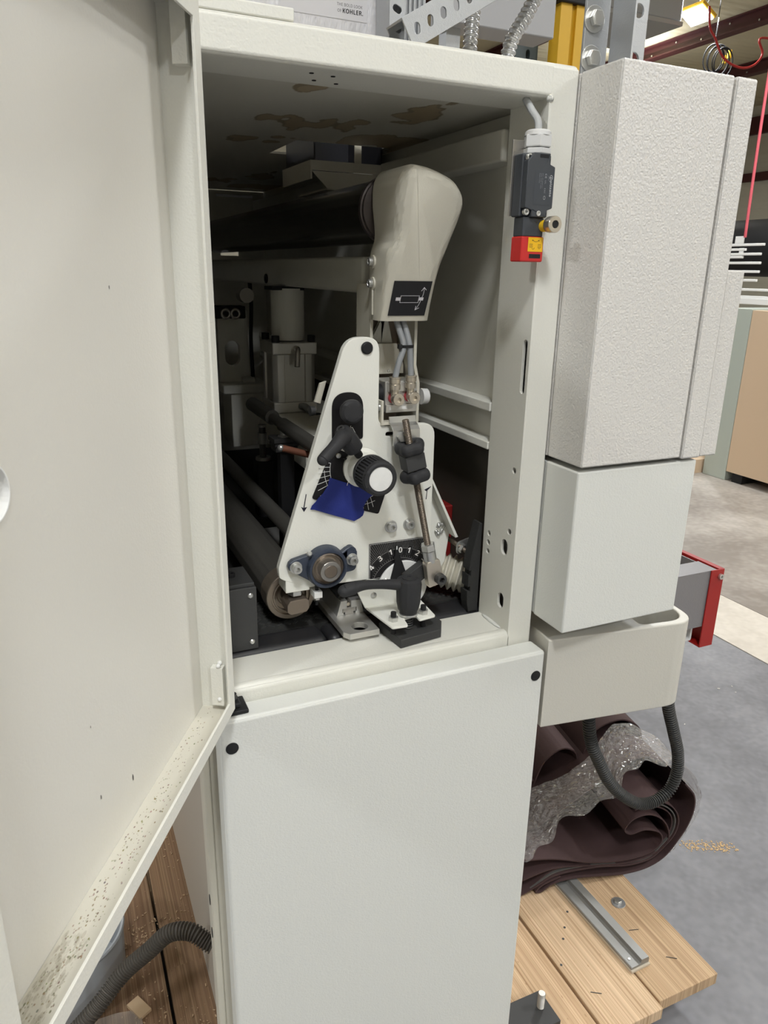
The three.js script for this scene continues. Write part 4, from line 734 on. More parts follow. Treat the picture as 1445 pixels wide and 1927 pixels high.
P(pc, 'hose', [sweep([V(0.012, 1.332, 0.05), V(0.016, 1.333, 0.063), V(0.028, 1.322, 0.072), V(0.034, 1.319, 0.074)], 0.0075, 20, 12)], M.hoseGrey);
const ct = thing('carriage_table', 'grey steel carriage plate under the air cylinder', 'plate');
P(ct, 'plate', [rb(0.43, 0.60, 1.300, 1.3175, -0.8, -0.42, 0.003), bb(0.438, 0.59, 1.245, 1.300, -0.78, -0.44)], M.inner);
P(ct, 'hose_hole', cyv(0.521, -0.626, 1.3176, 1.3182, 0.014, 0.014, 24).scale(1, 1, 1), M.black);
const sh = thing('linear_shaft', 'dark stepped shaft running beside the air cylinder', 'shaft');
P(sh, 'shaft', latheBetween(V(0.401, 1.334, -0.70), V(0.401, 1.33, -0.14), [[0, 0], [0.015, 0], [0.015, 0.16], [0.010, 0.165], [0.010, 0.23], [0.0135, 0.235], [0.0135, 0.53], [0, 0.53]], 28), M.rollerGrey);
const cp = thing('clamp_post', 'dark steel clamp post with a bright socket screw', 'bracket', { at: [0.398, 0, -0.45] });
P(cp, 'post', rb(-0.012, 0.016, 1.06, 1.286, -0.012, 0.012, 0.002), M.black);
P(cp, 'jaw', [rb(-0.026, 0.026, 1.304, 1.3125, -0.022, 0.022, 0.001), rb(-0.024, 0.024, 1.2965, 1.303, -0.02, 0.02, 0.001), rb(-0.022, 0.022, 1.286, 1.2955, -0.018, 0.018, 0.001)], M.blockGrey);
P(cp, 'screw', [...place(washerG(0.0125, 0.004, 0.002), V(0, 1.3125, 0), YP, V(0, 0, 1)), ...place(socketHead(0.0085, 0.010), V(0, 1.3145, 0), YP, V(0, 0, 1))], M.zinc);
const rs = thing('rusty_rod', 'short rust brown rod with bright tip behind the upper lever', 'rod');
P(rs, 'rod', cylBetween(V(0.3495, 1.3265, -0.30), V(0.404, 1.309, -0.30), 0.006, 0.006, 18), std([0.22, 0.085, 0.05], 0.6, 0.2));
P(rs, 'tip', [new THREE.SphereGeometry(0.0062, 14, 10).translate(0.3475, 1.327, -0.30)], M.zinc);
const pt = thing('small_bracket', 'small cream bracket peeking past the sloped plate edge', 'bracket');
P(pt, 'blade', ext(roundPoly([[0.373, 1.455], [0.383, 1.458], [0.373, 1.424], [0.364, 1.427]]), -0.172, -0.166, { bevel: 0.0005 }), M.castCream);
P(pt, 'bolt', cylBetween(V(0.357, 1.413, -0.17), V(0.365, 1.413, -0.17), 0.008, 0.007, 14), M.darkSteel);
const pl = thing('plunger_unit', 'black plunger unit standing between the lower rollers', 'plunger', { at: [0.40, 0, -0.62] });
P(pl, 'body', rb(-0.018, 0.018, 1.10, 1.225, -0.018, 0.018, 0.003), M.black);
P(pl, 'stem', cyv(0, 0, 1.225, 1.300, 0.007), M.darkSteel);
for (const [a, b, r] of [[1.226, 1.233, 0.016], [1.262, 1.285, 0.010], [1.298, 1.303, 0.009]]) P(pl, 'ring', cyv(0, 0, a, b, r), M.aluDark);
const rc = thing('rear_casting', 'cream casting with an oval hole beyond the air cylinder', 'casting', { at: [0.43, 0, -1.0] });
P(rc, 'upright', ext(roundPoly([[-0.035, 1.34, 0], [0.042, 1.34, 0], [0.042, 1.52, 0.01], [-0.035, 1.52, 0.01]]), -0.02, 0.0, { bevel: 0.001, holes: [slotPts(0.0, 1.40, 0.0, 1.425, 0.019)] }), M.cream);
P(rc, 'foot', [rb(-0.04, 0.08, 1.318, 1.34, -0.06, 0.06, 0.004), cylBetween(V(0.02, 1.342, 0.01), V(0.05, 1.342, 0.01), 0.012, 0.012, 20)], M.cream);
P(rc, 'foot_box', rb(-0.02, 0.09, 1.18, 1.317, -0.05, 0.05, 0.003), M.cream);
P(rc, 'manifold', rb(-0.045, 0.03, 1.50, 1.53, -0.02, 0.03, 0.003), M.black);
P(rc, 'port', [new THREE.TorusGeometry(0.010, 0.004, 8, 20).translate(-0.02, 1.512, 0.032), new THREE.TorusGeometry(0.010, 0.004, 8, 20).translate(0.004, 1.512, 0.032), cz(0.035, 1.555, -0.01, 0.03, 0.018)], M.steel);
P(rc, 'cable', sweep([V(0.048, 1.345, 0.01), V(0.046, 1.45, 0.01), V(0.05, 1.53, 0.01), V(0.046, 1.63, 0.01)], 0.005, 24, 8), M.black);
// suction duct through the ceiling
const dc = thing('suction_duct', 'black suction duct with a bent tin collar under the bay ceiling', 'duct', { at: [0.545, 0, -0.61] });
P(dc, 'throat', [bb(-0.055, 0.083, 1.812, 2.1, -0.088, -0.085), bb(-0.055, -0.052, 1.812, 2.1, -0.085, 0.085), bb(0.080, 0.083, 1.812, 2.1, -0.085, 0.085)], std([0.02, 0.02, 0.024], 0.3));
P(dc, 'collar', [bb(-0.06, 0.09, 1.795, 1.812, 0.086, 0.089), bb(-0.063, -0.06, 1.78, 1.812, -0.09, 0.089), ext([[-0.06, 1.794], [0.09, 1.794], [0.08, 1.765], [-0.03, 1.765]], 0.084, 0.0875, { bevel: 0.0004 }), bb(-0.03, 0.08, 1.763, 1.766, -0.088, 0.086)], M.castCream);
P(dc, 'strap', bb(0.028, 0.042, 1.806, 1.9, 0.078, 0.081), M.castCream);
const rh = solo('white_tube', [cylBetween(V(0.49, 1.845, -1.48), V(0.60, 1.845, -1.48), 0.004, 0.004, 10)].map(g => g.translate(0.02, -0.02, 0)), std([0.9, 0.9, 0.9], 0.4), 'thin white tube lying under the far end of the bay ceiling', 'tube');  // plain white tube, not a lamp

// ---------- things standing on top of the machine ----------
const kb = thing('carton', 'plastic-wrapped white shipping carton with a printed slogan', 'box');
{ const wrapB = dataTex(layered(128, [4, 8, 16], [0.6, 1, 1]), 128, grey, [0.05, 0.12]);
  const kt = canvasTex(1024, 320, (x, w, h) => {
    x.fillStyle = '#c6c4c6'; x.fillRect(0, 0, w, h);
    x.strokeStyle = '#3a3838'; x.lineWidth = 7; x.beginPath(); x.ellipse(300, 60, 240, 120, -0.1, 0, 7); x.stroke();
    x.fillStyle = '#333133'; for (let i = 0; i < 9; i++) x.fillRect(10 + i * 22, 170 + i * 2, 11, 9);
    x.fillStyle = '#4a484a'; x.font = '42px sans-serif'; x.fillText('THE BOLD LOOK', 660, 190); x.fillText('OF', 664, 252); x.fillStyle = '#141214'; x.font = 'bold 62px sans-serif'; x.fillText('KOHLER.', 724, 256);
  });
  P(kb, 'body', rb(0.02, 0.4865, 1.907, 2.13, -0.53, -0.1505, 0.003), phys([0.60, 0.59, 0.605], 0.3, 0, { clearcoat: 0.6, clearcoatRoughness: 0.15, bumpMap: wrapB, bumpScale: 0.002 }));
  P(kb, 'printed_face', quad([0.318, 1.970, -0.150], [0.4375, 1.970, -0.150], [0.4375, 1.933, -0.150], [0.318, 1.933, -0.150]), std(0xffffff, 0.35, 0, { map: kt }), 'printed slogan on the carton front', true);
}
const slat = thing('wooden_board', 'weathered wooden board under the wrapped carton', 'board');
P(slat, 'board', [rb(0.02, 0.4925, 1.8805, 1.9065, -0.5, -0.146, 0.002)], std([0.38, 0.29, 0.21], 0.8, 0, { bumpMap: brush, bumpScale: 0.0006 }));
P(slat, 'splinter', [0, 1, 2, 3, 4].map(i => bb(0, 0.02 + 0.006 * i, 0, 0.004, 0, 0.006).rotateZ(0.2 * i - 0.3).translate(0.455 + i * 0.005, 1.9 - i * 0.003, -0.147)), std([0.45, 0.27, 0.13], 0.8));
const hp = thing('hinge_plate', 'cream steel plate lying on the frame top beside the door', 'plate');
P(hp, 'plate', [rb(0.135, 0.290, 1.8795, 1.893, -0.09, -0.004, 0.002)], M.cream);
const cutShape = (w, y0, y1) => [[0, y0], [w, y0], [w, y1], [0, y1]];
function strut(name, label, a, b, wide, deep, slots) {   // C channel from a to b, open side away from the viewer
  const t = thing(name, label, 'channel'), d = b.clone().sub(a), L = d.length();
  const holes = []; for (let u = 0.014; u < L - 0.012; u += 0.0215) holes.push(slotPts(u, wide / 2 - 0.0022, u + 0.002, wide / 2 + 0.0022, 0.0042, 6));
  const web = ext([[0, 0], [L, 0], [L, wide], [0, wide]], 0, 0.0025, { bevel: 0.0004, holes: slots ? holes : [] });
  const fl = [bb(0, L, 0, 0.0025, -deep, 0), bb(0, L, wide - 0.0025, wide, -deep, 0), bb(0, L, 0.0025, 0.009, -deep, -deep + 0.0025), bb(0, L, wide - 0.009, wide - 0.0025, -deep, -deep + 0.0025)];
  const x = d.clone().normalize(), z = ZP.clone().addScaledVector(x, -x.z).normalize(), y = z.clone().cross(x);
  const mm = new THREE.Matrix4().makeBasis(x, y, z).setPosition(a);
  P(t, 'web', web.applyMatrix4(mm), M.galv); P(t, 'flange', fl.map(g => g.applyMatrix4(mm)), M.galv);
  return t;
}
strut('strut_channel', 'short upright galvanised slotted strut channel beside the carton', V(0.4685, 1.8805, -0.10), V(0.4685, 2.14, -0.10), 0.0215, 0.04, true);
strut('strut_channel', 'long slanting galvanised slotted strut channel', V(0.462, 1.884, -0.055), V(0.690, 2.02, -0.066), 0.037, 0.041, true);
solo('steel_shelf', [rb(0.493, 0.53, 1.8805, 2.1, -0.2, -0.16, 0.002), ...[0, 1, 2, 3, 4].map(i => bb(0.495 + i * 0.007, 0.498 + i * 0.007, 1.8805, 2.1, -0.158, -0.1555))], M.galv, 'ribbed galvanised sheet upright behind the slotted strut channels', 'sheet');
const flexMat = std([0.55, 0.55, 0.55], 0.3, 0.85);
const flex = (r, pitch) => (t, L) => r * (0.9 + 0.1 * Math.sin(t * L / pitch * 2 * PI));
solo('flexible_conduit', sweep([V(0.638, 1.8805, -0.12), V(0.646, 1.93, -0.12), V(0.668, 1.965, -0.12), V(0.69, 2.01, -0.12), V(0.70, 2.08, -0.12)], flex(0.0108, 0.0085), 260, 16), flexMat, 'shiny flexible metal conduit curving up from the machine top', 'conduit');
solo('flexible_conduit', sweep([V(0.60, 1.8805, -0.16), V(0.602, 1.91, -0.16), V(0.606, 1.945, -0.165), V(0.62, 2.02, -0.18)], flex(0.0108, 0.0085), 200, 16), flexMat, 'shiny flexible metal conduit half hidden below the slanting channel', 'conduit');
const jb = thing('junction_box', 'plain grey electrical box behind the metal conduit', 'box');
P(jb, 'body', rb(0.745, 0.985, 2.062, 2.4, -0.57, -0.5, 0.003), std([0.33, 0.33, 0.34], 0.45));
P(jb, 'bracket_leg', bb(0.76, 0.79, 1.8725, 2.062, -0.56, -0.53), M.galv);
const bp = thing('bolted_bracket', 'galvanised angle bracket with two hex bolts on the cabinet top', 'bracket');
P(bp, 'plate', [rb(0.7105, 0.7505, 1.8725, 2.12, -0.045, -0.04, 0.001), rb(0.7105, 0.79, 1.8725, 1.876, -0.12, -0.02, 0.001)], M.galv);
P(bp, 'channel_face', [yz(ext([[-0.01, 1.8765], [0.035, 1.8765], [0.035, 2.12], [-0.01, 2.12]], 0, 0.003, { bevel: 0.0004 }), 0.7505), ext([[0.754, 1.8765], [0.789, 1.8765], [0.789, 2.12], [0.754, 2.12]], -0.012, -0.0085, { bevel: 0.0005, holes: [circ(0.7725, 1.956, 0.0085), circ(0.7725, 1.899, 0.0085)] })], M.galv);
for (const y of [1.9475, 1.9005]) {
  P(bp, 'washer', place(washerG(0.0165, 0.005, 0.0025), V(0.724, y, -0.04), ZP), M.zinc);
  P(bp, 'hex_bolt', place(hexHead(0.0105, 0.008), V(0.724, y, -0.0375), ZP), M.zinc);
}
// ---------- racking behind the machine ----------
const ry = thing('rack_upright', 'yellow painted steel rack post behind the metal conduit', 'rack post');
P(ry, 'post', [bb(1.495, 1.535, 0.0, 2.9, -1.25, -1.2), bb(1.535, 1.552, 0.0, 2.9, -1.24, -1.21), bb(1.552, 1.592, 0.0, 2.9, -1.25, -1.2)], M.yellowPaint);
P(ry, 'cap_bar', rb(1.475, 1.66, 2.38, 2.5, -1.27, -1.19, 0.004), M.black);
const rg = thing('rack_upright', 'dark green perforated rack post behind the grey box', 'rack post');
P(rg, 'post', ext([[1.385, 0], [1.465, 0], [1.465, 2.9], [1.385, 2.9]], -1.30, -1.26, { bevel: 0.001, holes: Array.from({ length: 22 }, (_, i) => slotPts(1.43, 1.95 + i * 0.042, 1.43, 1.962 + i * 0.042, 0.007, 5)) }), M.darkGreen);
const rgd = thing('column_guard', 'yellow and black striped column guard low behind the conduit', 'guard');
P(rgd, 'board', rb(1.25, 1.40, 1.9, 2.255, -1.6, -1.55, 0.004), M.yellow);
P(rgd, 'stripe', [0, 1, 2, 3].map(i => ext([[1.25, 1.96 + i * 0.08], [1.40, 2.0 + i * 0.08], [1.40, 2.035 + i * 0.08], [1.25, 1.995 + i * 0.08]], -1.5498, -1.5490, { bevel: 0 })), M.black);
P(rgd, 'post', bb(1.3, 1.35, 0, 1.9, -1.6, -1.56), M.yellow);
// ---------- pallet ----------
const woodTex = (base, dark) => canvasTex(256, 2048, (x, w, h) => {
  x.fillStyle = base; x.fillRect(0, 0, w, h);
  for (let i = 0; i < 320; i++) { const u = rnd() * w, a = rr(0.03, 0.16); x.strokeStyle = rnd() < 0.6 ? `rgba(${dark},${a})` : `rgba(255,232,190,${a * 0.7})`; x.lineWidth = rr(0.6, 3.5); x.beginPath(); x.moveTo(u, 0); const k = rr(-14, 14), m = rr(-14, 14); x.bezierCurveTo(u + k, h * 0.33, u + m, h * 0.66, u + rr(-10, 10), h); x.stroke(); }
  for (let i = 0; i < 5; i++) { const u = rnd() * w, v = rnd() * h; for (let r = 14; r > 2; r -= 3) { x.strokeStyle = `rgba(${dark},0.35)`; x.lineWidth = 1.6; x.beginPath(); x.ellipse(u, v, r * 0.7, r, 0, 0, 7); x.stroke(); } x.fillStyle = `rgba(${dark},0.55)`; x.beginPath(); x.ellipse(u, v, 5, 7, 0, 0, 7); x.fill(); }
  for (let i = 0; i < 70; i++) { x.fillStyle = `rgba(${dark},${rr(0.1, 0.4)})`; x.fillRect(rnd() * w, rnd() * h, rr(1, 3), rr(2, 9)); }
});
const woods = [['rgb(204,174,140)', '104,70,38'], ['rgb(208,180,148)', '112,78,44'], ['rgb(196,166,132)', '92,62,34']].map(a => std(0xffffff, 0.75, 0, { map: woodTex(...a) }));
const brownWood = [['rgb(130,102,76)', '66,46,28'], ['rgb(122,94,70)', '60,42,26']].map(a => std(0xffffff, 0.85, 0, { map: woodTex(...a) }));  // darker brown wood for the boards on the door side
function plankGeo(x0, x1, z0, z1, y0, y1) {
  const g = prep(rb(x0, x1, y0, y1, z0, z1, 0.0025, 2)); const p = g.attributes.position, n = g.attributes.normal, uv = g.attributes.uv, off = rnd();
  for (let i = 0; i < p.count; i++) { const side = Math.abs(n.getX(i)) > 0.7, end = Math.abs(n.getZ(i)) > 0.7; const u = side ? (p.getY(i) - y0) / 0.19 : (p.getX(i) - x0) / 0.19, v = end ? (p.getY(i) - y0) / 0.4 + off : p.getZ(i) / 1.6 + off; uv.setXY(i, u + off, v); }
  return g;
}
for (const m of [...woods, ...brownWood]) { m.map.wrapS = m.map.wrapT = THREE.RepeatWrapping; }
const pal = thing('pallet', 'wooden plank pallet carrying the machine', 'pallet');
[[-0.28, -0.101], [-0.097, 0.083], [0.0895, 0.268], [0.273, 0.45], [0.455, 0.63], [0.634, 0.714], [0.72, 0.8985], [0.9055, 1.0545], [1.0585, 1.2305]].forEach(([a, b], i) => P(pal, 'plank', plankGeo(a, b, -1.75, i === 8 ? 0.068 : i === 7 ? 0.083 : 0.09, 0.088, 0.1195), i < 4 ? brownWood[i % 2] : woods[i % 3], null, true));
for (const z of [-1.5, -0.75, -0.14]) P(pal, 'bearer', plankGeo(-0.27, 1.20, z - 0.045, z + 0.045, 0.001, 0.0875), woods[2], null, true);
for (const [x, z, a] of [[1.162, -0.004, 0.6], [0.943, -0.003, 0.55], [1.135, -0.098, 0.3]]) P(pal, 'staple', cylBetween(V(x - 0.012 * Math.cos(a), 0.1205, z - 0.012 * Math.sin(a)), V(x + 0.012 * Math.cos(a), 0.1205, z + 0.012 * Math.sin(a)), 0.0008, 0.0008, 6), M.darkSteel);
for (const [x, z] of [[0.985, -0.17], [0.962, -0.145], [1.02, -0.205], [0.915, -0.09]]) P(pal, 'nail_head', cyv(x, z, 0.1192, 0.1202, 0.003, 0.003, 8), M.darkSteel);
// aluminium profile lying on the boards
const pr = thing('loose_profile', 'loose grey aluminium profile lying across the pallet boards', 'profile', { at: [1.0735, 0.1197, -0.02], ry: 0.03 });
P(pr, 'base_strip', rb(-0.0265, 0.028, 0.0003, 0.007, -0.42, 0.012, 0.001), std([0.55, 0.48, 0.38], 0.7));
P(pr, 'profile', ext([[-0.0255, 0.0073], [0.027, 0.0073], [0.027, 0.018], [0.0245, 0.024], [0.004, 0.024], [0.002, 0.016], [-0.004, 0.0135], [-0.0235, 0.0135], [-0.0255, 0.0125]], -0.42, 0.008, { bevel: 0.0006 }), M.aluDark);
P(pr, 'rivet', cyv(-0.014, -0.012, 0.0135, 0.0155, 0.003, 0.0025, 10), M.zinc);
const wb = thing('anchor_bolt', 'zinc bolt and washer screwed into the pallet plank', 'bolt');
P(wb, 'washer', place(washerG(0.0175, 0.005, 0.002), V(1.155, 0.1198, -0.176), YP, ZP), M.galv);
P(wb, 'hex_head', place(hexHead(0.0095, 0.007), V(1.154, 0.1218, -0.178), YP, ZP), M.zinc);
const fp = thing('foot_plate', 'dark steel foot plate with an upright threaded stud on the pallet', 'plate');
P(fp, 'plate', rb(0.70, 0.822, 0.1198, 0.141, -0.045, 0.03, 0.002), M.blockGrey);
P(fp, 'stud', threadRod(V(0.8, 0.141, -0.012), V(0.8, 0.180, -0.012), 0.008, 0.0024), M.steel);
// ---------- bundle of sanding belts ----------
function ribbon(pts, t, z0, z1, closed) {
  const c = new THREE.CatmullRomCurve3(pts.map(p => V(p[0], p[1], 0)), false, 'centripetal').getPoints(pts.length * 7);
  const L = [], R = [];
  c.forEach((p, i) => { const a = c[Math.max(0, i - 1)], b = c[Math.min(c.length - 1, i + 1)], dx = b.x - a.x, dy = b.y - a.y, l = Math.hypot(dx, dy) || 1; L.push([p.x - dy / l * t / 2, p.y + dx / l * t / 2]); R.push([p.x + dy / l * t / 2, p.y - dx / l * t / 2]); });
  const pos = [], nq = (a, b, cc, d) => pos.push(...a, ...b, ...cc, ...a, ...cc, ...d);
  const steps = [z0, z1];
  for (let i = 0; i < L.length - 1; i++) {
    nq([...L[i], z1], [...L[i], z0], [...L[i + 1], z0], [...L[i + 1], z1]); nq([...R[i], z0], [...R[i], z1], [...R[i + 1], z1], [...R[i + 1], z0]);
    nq([...R[i], z1], [...L[i], z1], [...L[i + 1], z1], [...R[i + 1], z1]); nq([...L[i], z0], [...R[i], z0], [...R[i + 1], z0], [...L[i + 1], z0]);
  }
  const g = new THREE.BufferGeometry(); g.setAttribute('position', new THREE.Float32BufferAttribute(pos, 3)); g.computeVertexNormals();
  return toCreasedNormals(g, 0.7);
}
const BX = 1.15, bnd = thing('belt_bundle', 'folded bundle of brown sanding belts lying on the pallet', 'sanding belts', { at: [BX, 0, -0.25], ry: -0.16 });
const rel = a => a.map(([x, y]) => [x - BX, y]);
const outerC = [[0.955, 0.215], [1.06, 0.27], [1.16, 0.335], [1.25, 0.395], [1.31, 0.408], [1.37, 0.385], [1.405, 0.34], [1.411, 0.295], [1.399, 0.245], [1.378, 0.205], [1.345, 0.160], [1.30, 0.136], [1.228, 0.129], [1.143, 0.141], [1.075, 0.150], [1.02, 0.145], [0.986, 0.126], [0.975, 0.130], [0.99, 0.146], [1.04, 0.163]];
const lowerC = off => [[0.925, 0.150], [0.918, 0.130], [0.932, 0.127], [0.962, 0.138], [1.023, 0.163 + off], [1.140, 0.165 + off * 0.8], [1.246, 0.150 + off * 0.6], [1.305, 0.158 + off * 0.6], [1.342 - off, 0.186 + off * 0.5], [1.370 - off, 0.226], [1.376 - off * 1.3, 0.272], [1.352 - off * 1.2, 0.318 - off], [1.30 - off, 0.350 - off * 1.6], [1.24, 0.345 - off * 1.5]];
const innerC = [[0.905, 0.238], [1.015, 0.221], [1.137, 0.182], [1.243, 0.170], [1.305, 0.180], [1.332, 0.208], [1.322, 0.237], [1.273, 0.257], [1.232, 0.252], [1.214, 0.268], [1.234, 0.297], [1.278, 0.304], [1.322, 0.280], [1.347, 0.240], [1.350, 0.204], [1.325, 0.178], [1.25, 0.159], [1.14, 0.172], [1.02, 0.190], [0.93, 0.17]];
P(bnd, 'belt', ribbon(rel(outerC.slice(5)), 0.0035, -0.8, 0), M.beltTop);
P(bnd, 'belt', ribbon(rel(outerC.slice(0, 6)), 0.0035, -0.8, -0.095), M.beltTop);
[0.004, 0.010, 0.016].forEach((o, i) => P(bnd, 'belt', ribbon(rel(lowerC(o)), 0.003, -0.8, -0.002 - 0.004 * i), i === 1 ? M.beltBack : M.beltTop));
P(bnd, 'belt', ribbon(rel(innerC), 0.0032, -0.8, -0.004), M.beltTop);
// loose upper folds, standing behind the film
[[[1.19, 0.34], [1.22, 0.43], [1.30, 0.455], [1.36, 0.42], [1.38, 0.35]], [[1.05, 0.285], [1.08, 0.36], [1.13, 0.39], [1.17, 0.37], [1.18, 0.31]], [[0.93, 0.23], [0.95, 0.31], [1.0, 0.335], [1.05, 0.30]]].forEach(a => P(bnd, 'belt_fold', ribbon(rel(a), 0.004, -0.8, -0.20), M.beltTop));
// clear film band round the bundle
{ const pts = [[0.925, 0.222], [1.0, 0.262], [1.08, 0.318], [1.17, 0.378], [1.235, 0.43], [1.29, 0.452], [1.35, 0.435], [1.40, 0.385], [1.425, 0.33], [1.422, 0.28], [1.395, 0.215], [1.36, 0.165]];
  const c = new THREE.CatmullRomCurve3(pts.map(p => V(p[0] - BX, p[1], 0)), false, 'centripetal').getPoints(230), nz = 64, pos = [], idx = [], hN = layered(128, [4, 8, 16, 32], [0.35, 0.8, 1, 0.9]);
  c.forEach((p, i) => { const a = c[Math.max(0, i - 1)], b = c[Math.min(c.length - 1, i + 1)], dx = b.x - a.x, dy = b.y - a.y, l = Math.hypot(dx, dy) || 1;
    for (let j = 0; j <= nz; j++) { const s = j / nz, h = (Math.abs(hN[(i % 128) + (j * 2 % 128) * 128] - 0.5) * 2.2 - 0.25) * 0.013 + 0.006; const edge = 0.016 * Math.sin(i * 0.13) + 0.010 * Math.sin(i * 0.31); const right = i > 168; const zz = right ? -0.004 - s * 0.12 : -0.018 + edge * (1 - s) - s * (0.15 + 0.02 * Math.sin(i * 0.08)); pos.push(p.x - dy / l * h, p.y + dx / l * h, zz); } });
  for (let i = 0; i < c.length - 1; i++) for (let j = 0; j < nz; j++) { const a = i * (nz + 1) + j, b = a + nz + 1; idx.push(a, b, a + 1, a + 1, b, b + 1); }
  const g = new THREE.BufferGeometry(); g.setAttribute('position', new THREE.Float32BufferAttribute(pos, 3)); g.setIndex(idx); g.computeVertexNormals();
  const fw = thing('clear_film', 'crinkled clear plastic film wrapped round the sanding belts', 'plastic film', { at: [BX, 0, -0.25], ry: -0.16 });
  P(fw, 'film_band', g, phys([0.95, 0.94, 0.93], 0.07, 0, { transmission: 0.82, thickness: 0, ior: 1.5, side: THREE.DoubleSide, bumpMap: dataTex(layered(128, [4, 8, 16, 32], [0.4, 0.8, 1, 1]).map(v => 1 - Math.abs(v - 0.5) * 4), 128, grey, [0.09, 0.06]), bumpScale: 0.006 }));
}
// corrugated conduit loop below the arm casing
solo('corrugated_conduit', sweep([[0.862, 0.870], [0.858, 0.83], [0.872, 0.762], [0.899, 0.708], [0.930, 0.655], [0.969, 0.611], [1.019, 0.574], [1.062, 0.566], [1.097, 0.582], [1.111, 0.618], [1.105, 0.67], [1.082, 0.73], [1.055, 0.80], [1.045, 0.870]].map(([x, y]) => V(x - 0.02, y + 0.022, -0.015)), corrug(0.0122, 0.0058, 0.0034), 900, 14), M.corr, 'dark corrugated conduit looping down below the cream arm casing', 'conduit');
// ---------- below the open door ----------
solo('corrugated_hose', sweep([V(0.1700, 0.332, -0.262), V(0.160, 0.337, -0.269), V(0.132, 0.352, -0.292), V(0.095, 0.345, -0.312), V(0.052, 0.305, -0.324), V(-0.001, 0.26, -0.332), V(-0.053, 0.225, -0.31), V(-0.10, 0.19, -0.30), V(-0.16, 0.16, -0.28)], corrug(0.0175, 0.0062, 0.0032), 420, 16), std([0.075, 0.066, 0.055], 0.55), 'brown-black corrugated hose leaving the machine base over the boards', 'hose');
const fs = thing('film_sheet', 'crumpled clear plastic sheet lying on the boards under the door', 'plastic film', { at: [-0.06, 0.1215, -0.235] });
{ const g = new THREE.PlaneGeometry(0.17, 0.24, 24, 24).rotateX(-PI / 2), p = g.attributes.position; const hN = layered(64, [8, 16, 32], [0.5, 1, 1]);
  for (let i = 0; i < p.count; i++) { const a = i % 25, b = Math.floor(i / 25); p.setY(i, 0.002 + 0.05 * Math.max(0, hN[a * 2 + b * 2 * 64] - 0.35)); }
  g.computeVertexNormals(); P(fs, 'sheet', g, phys([0.92, 0.88, 0.82], 0.15, 0, { transmission: 0.8, thickness: 0, side: THREE.DoubleSide })); }
const tb = thing('grey_tub', 'smooth blue-grey plastic tub half hidden by the open door', 'tub', { at: [-0.10, 0.1198, -0.47] });
P(tb, 'tub', latheBetween(V(0, 0, 0), V(0, 1, 0), [[0, 0.001], [0.100, 0.001], [0.108, 0.02], [0.112, 0.15], [0.116, 0.152], [0.114, 0.156], [0.109, 0.154], [0.104, 0.02], [0, 0.01]], 48), std([0.33, 0.35, 0.37], 0.5));
const ch = thing('wood_chip', 'small square offcut of pale wood on the boards', 'offcut', { at: [0.022, 0.1198, -0.358], ry: 0.5 });
P(ch, 'chip', rb(-0.014, 0.014, 0.0003, 0.008, -0.024, 0.024, 0.0008), std([0.55, 0.40, 0.25], 0.8));
{ const list = [];
  for (let i = 0; i < 900; i++) { const x = rr(-0.09, 0.168), z = rr(-0.85, -0.22); if (Math.sin(x * 40) + Math.cos(z * 23) + rr(-1, 1) < -0.2) continue; const s = 0.0006 + 0.0024 * rnd() ** 2; list.push(bb(-s, s, 0, s * 0.5, -s * 0.4, s * 0.4).rotateY(rr(0, 3)).rotateX(rr(-0.3, 0.3)).translate(x, 0.1205, z)); }
  for (let i = 0; i < 60; i++) { const x = rr(0.03, 0.06), z = rr(-0.57, -0.50); list.push(bb(-0.002, 0.002, 0, 0.0012, -0.0007, 0.0007).rotateY(rr(0, 3)).rotateX(rr(-0.6, 0.6)).translate(x, 0.1215, z)); }
  solo('sawdust', list, std([0.48, 0.34, 0.21], 0.9), 'pale sawdust and shavings strewn over the boards below the door', 'sawdust', { kind: 'stuff' });
  const fl2 = [];
  for (let i = 0; i < 26; i++) { const s = rr(0.002, 0.006); fl2.push(bb(-s, s, 0, s * 0.4, -s * 0.5, s * 0.5).rotateY(rr(0, 3)).translate(rr(1.3, 2.6), 0.0003, rr(-1.3, 0.2))); }
  solo('floor_debris', fl2, std([0.7, 0.67, 0.62], 0.8), 'tiny pale crumbs scattered on the grey concrete floor', 'debris', { kind: 'stuff' });
  const sp = []; for (let i = 0; i < 240; i++) { const t = rnd(), s = rr(0.0008, 0.0022); sp.push(bb(-s, s, 0, s * 0.5, -s, s).rotateY(rr(0, 3)).translate(1.58 + t * 0.12 + rr(-0.02, 0.02), 0.0003, -0.35 + t * 0.06 + rr(-0.02, 0.02))); }
  solo('sawdust_trail', sp, std([0.55, 0.38, 0.20], 0.9), 'little orange trail of sawdust on the concrete beside the belts', 'sawdust', { kind: 'stuff' });
}
// ---------- far side of the hall ----------
const ms = thing('panel_stack', 'upright pack of brown fibreboard panels on the far floor', 'board stack', { at: [5.06, 0, -3.36] });
for (let i = 0; i < 6; i++) P(ms, 'panel', rb(i * 0.1, i * 0.1 + 0.0985, 0.08, 1.376 - 0.004 * (i % 2), 0.0, 2.0, 0.0015, 1), M.mdf);
for (const z of [0.05, 1.0]) P(ms, 'skid', bb(0.02, 0.6, 0.001, 0.079, z, z + 0.1), M.black);
const gc = thing('pale_cabinet', 'pale grey-green steel cabinet edge beside the fibreboard stack', 'cabinet', { at: [5.06, 0, -3.6] });
P(gc, 'body', rb(0, 0.6, 0.001, 1.385, 0, 0.235, 0.004), std([0.42, 0.46, 0.41], 0.4));
P(gc, 'plinth', bb(-0.3, 0.6, 0.001, 0.12, -0.5, -0.02), M.mdf);
const tpb = thing('drying_rack', 'drying rack of thin white horizontal rods', 'rack', { at: [5.9, 0, -4.35] });
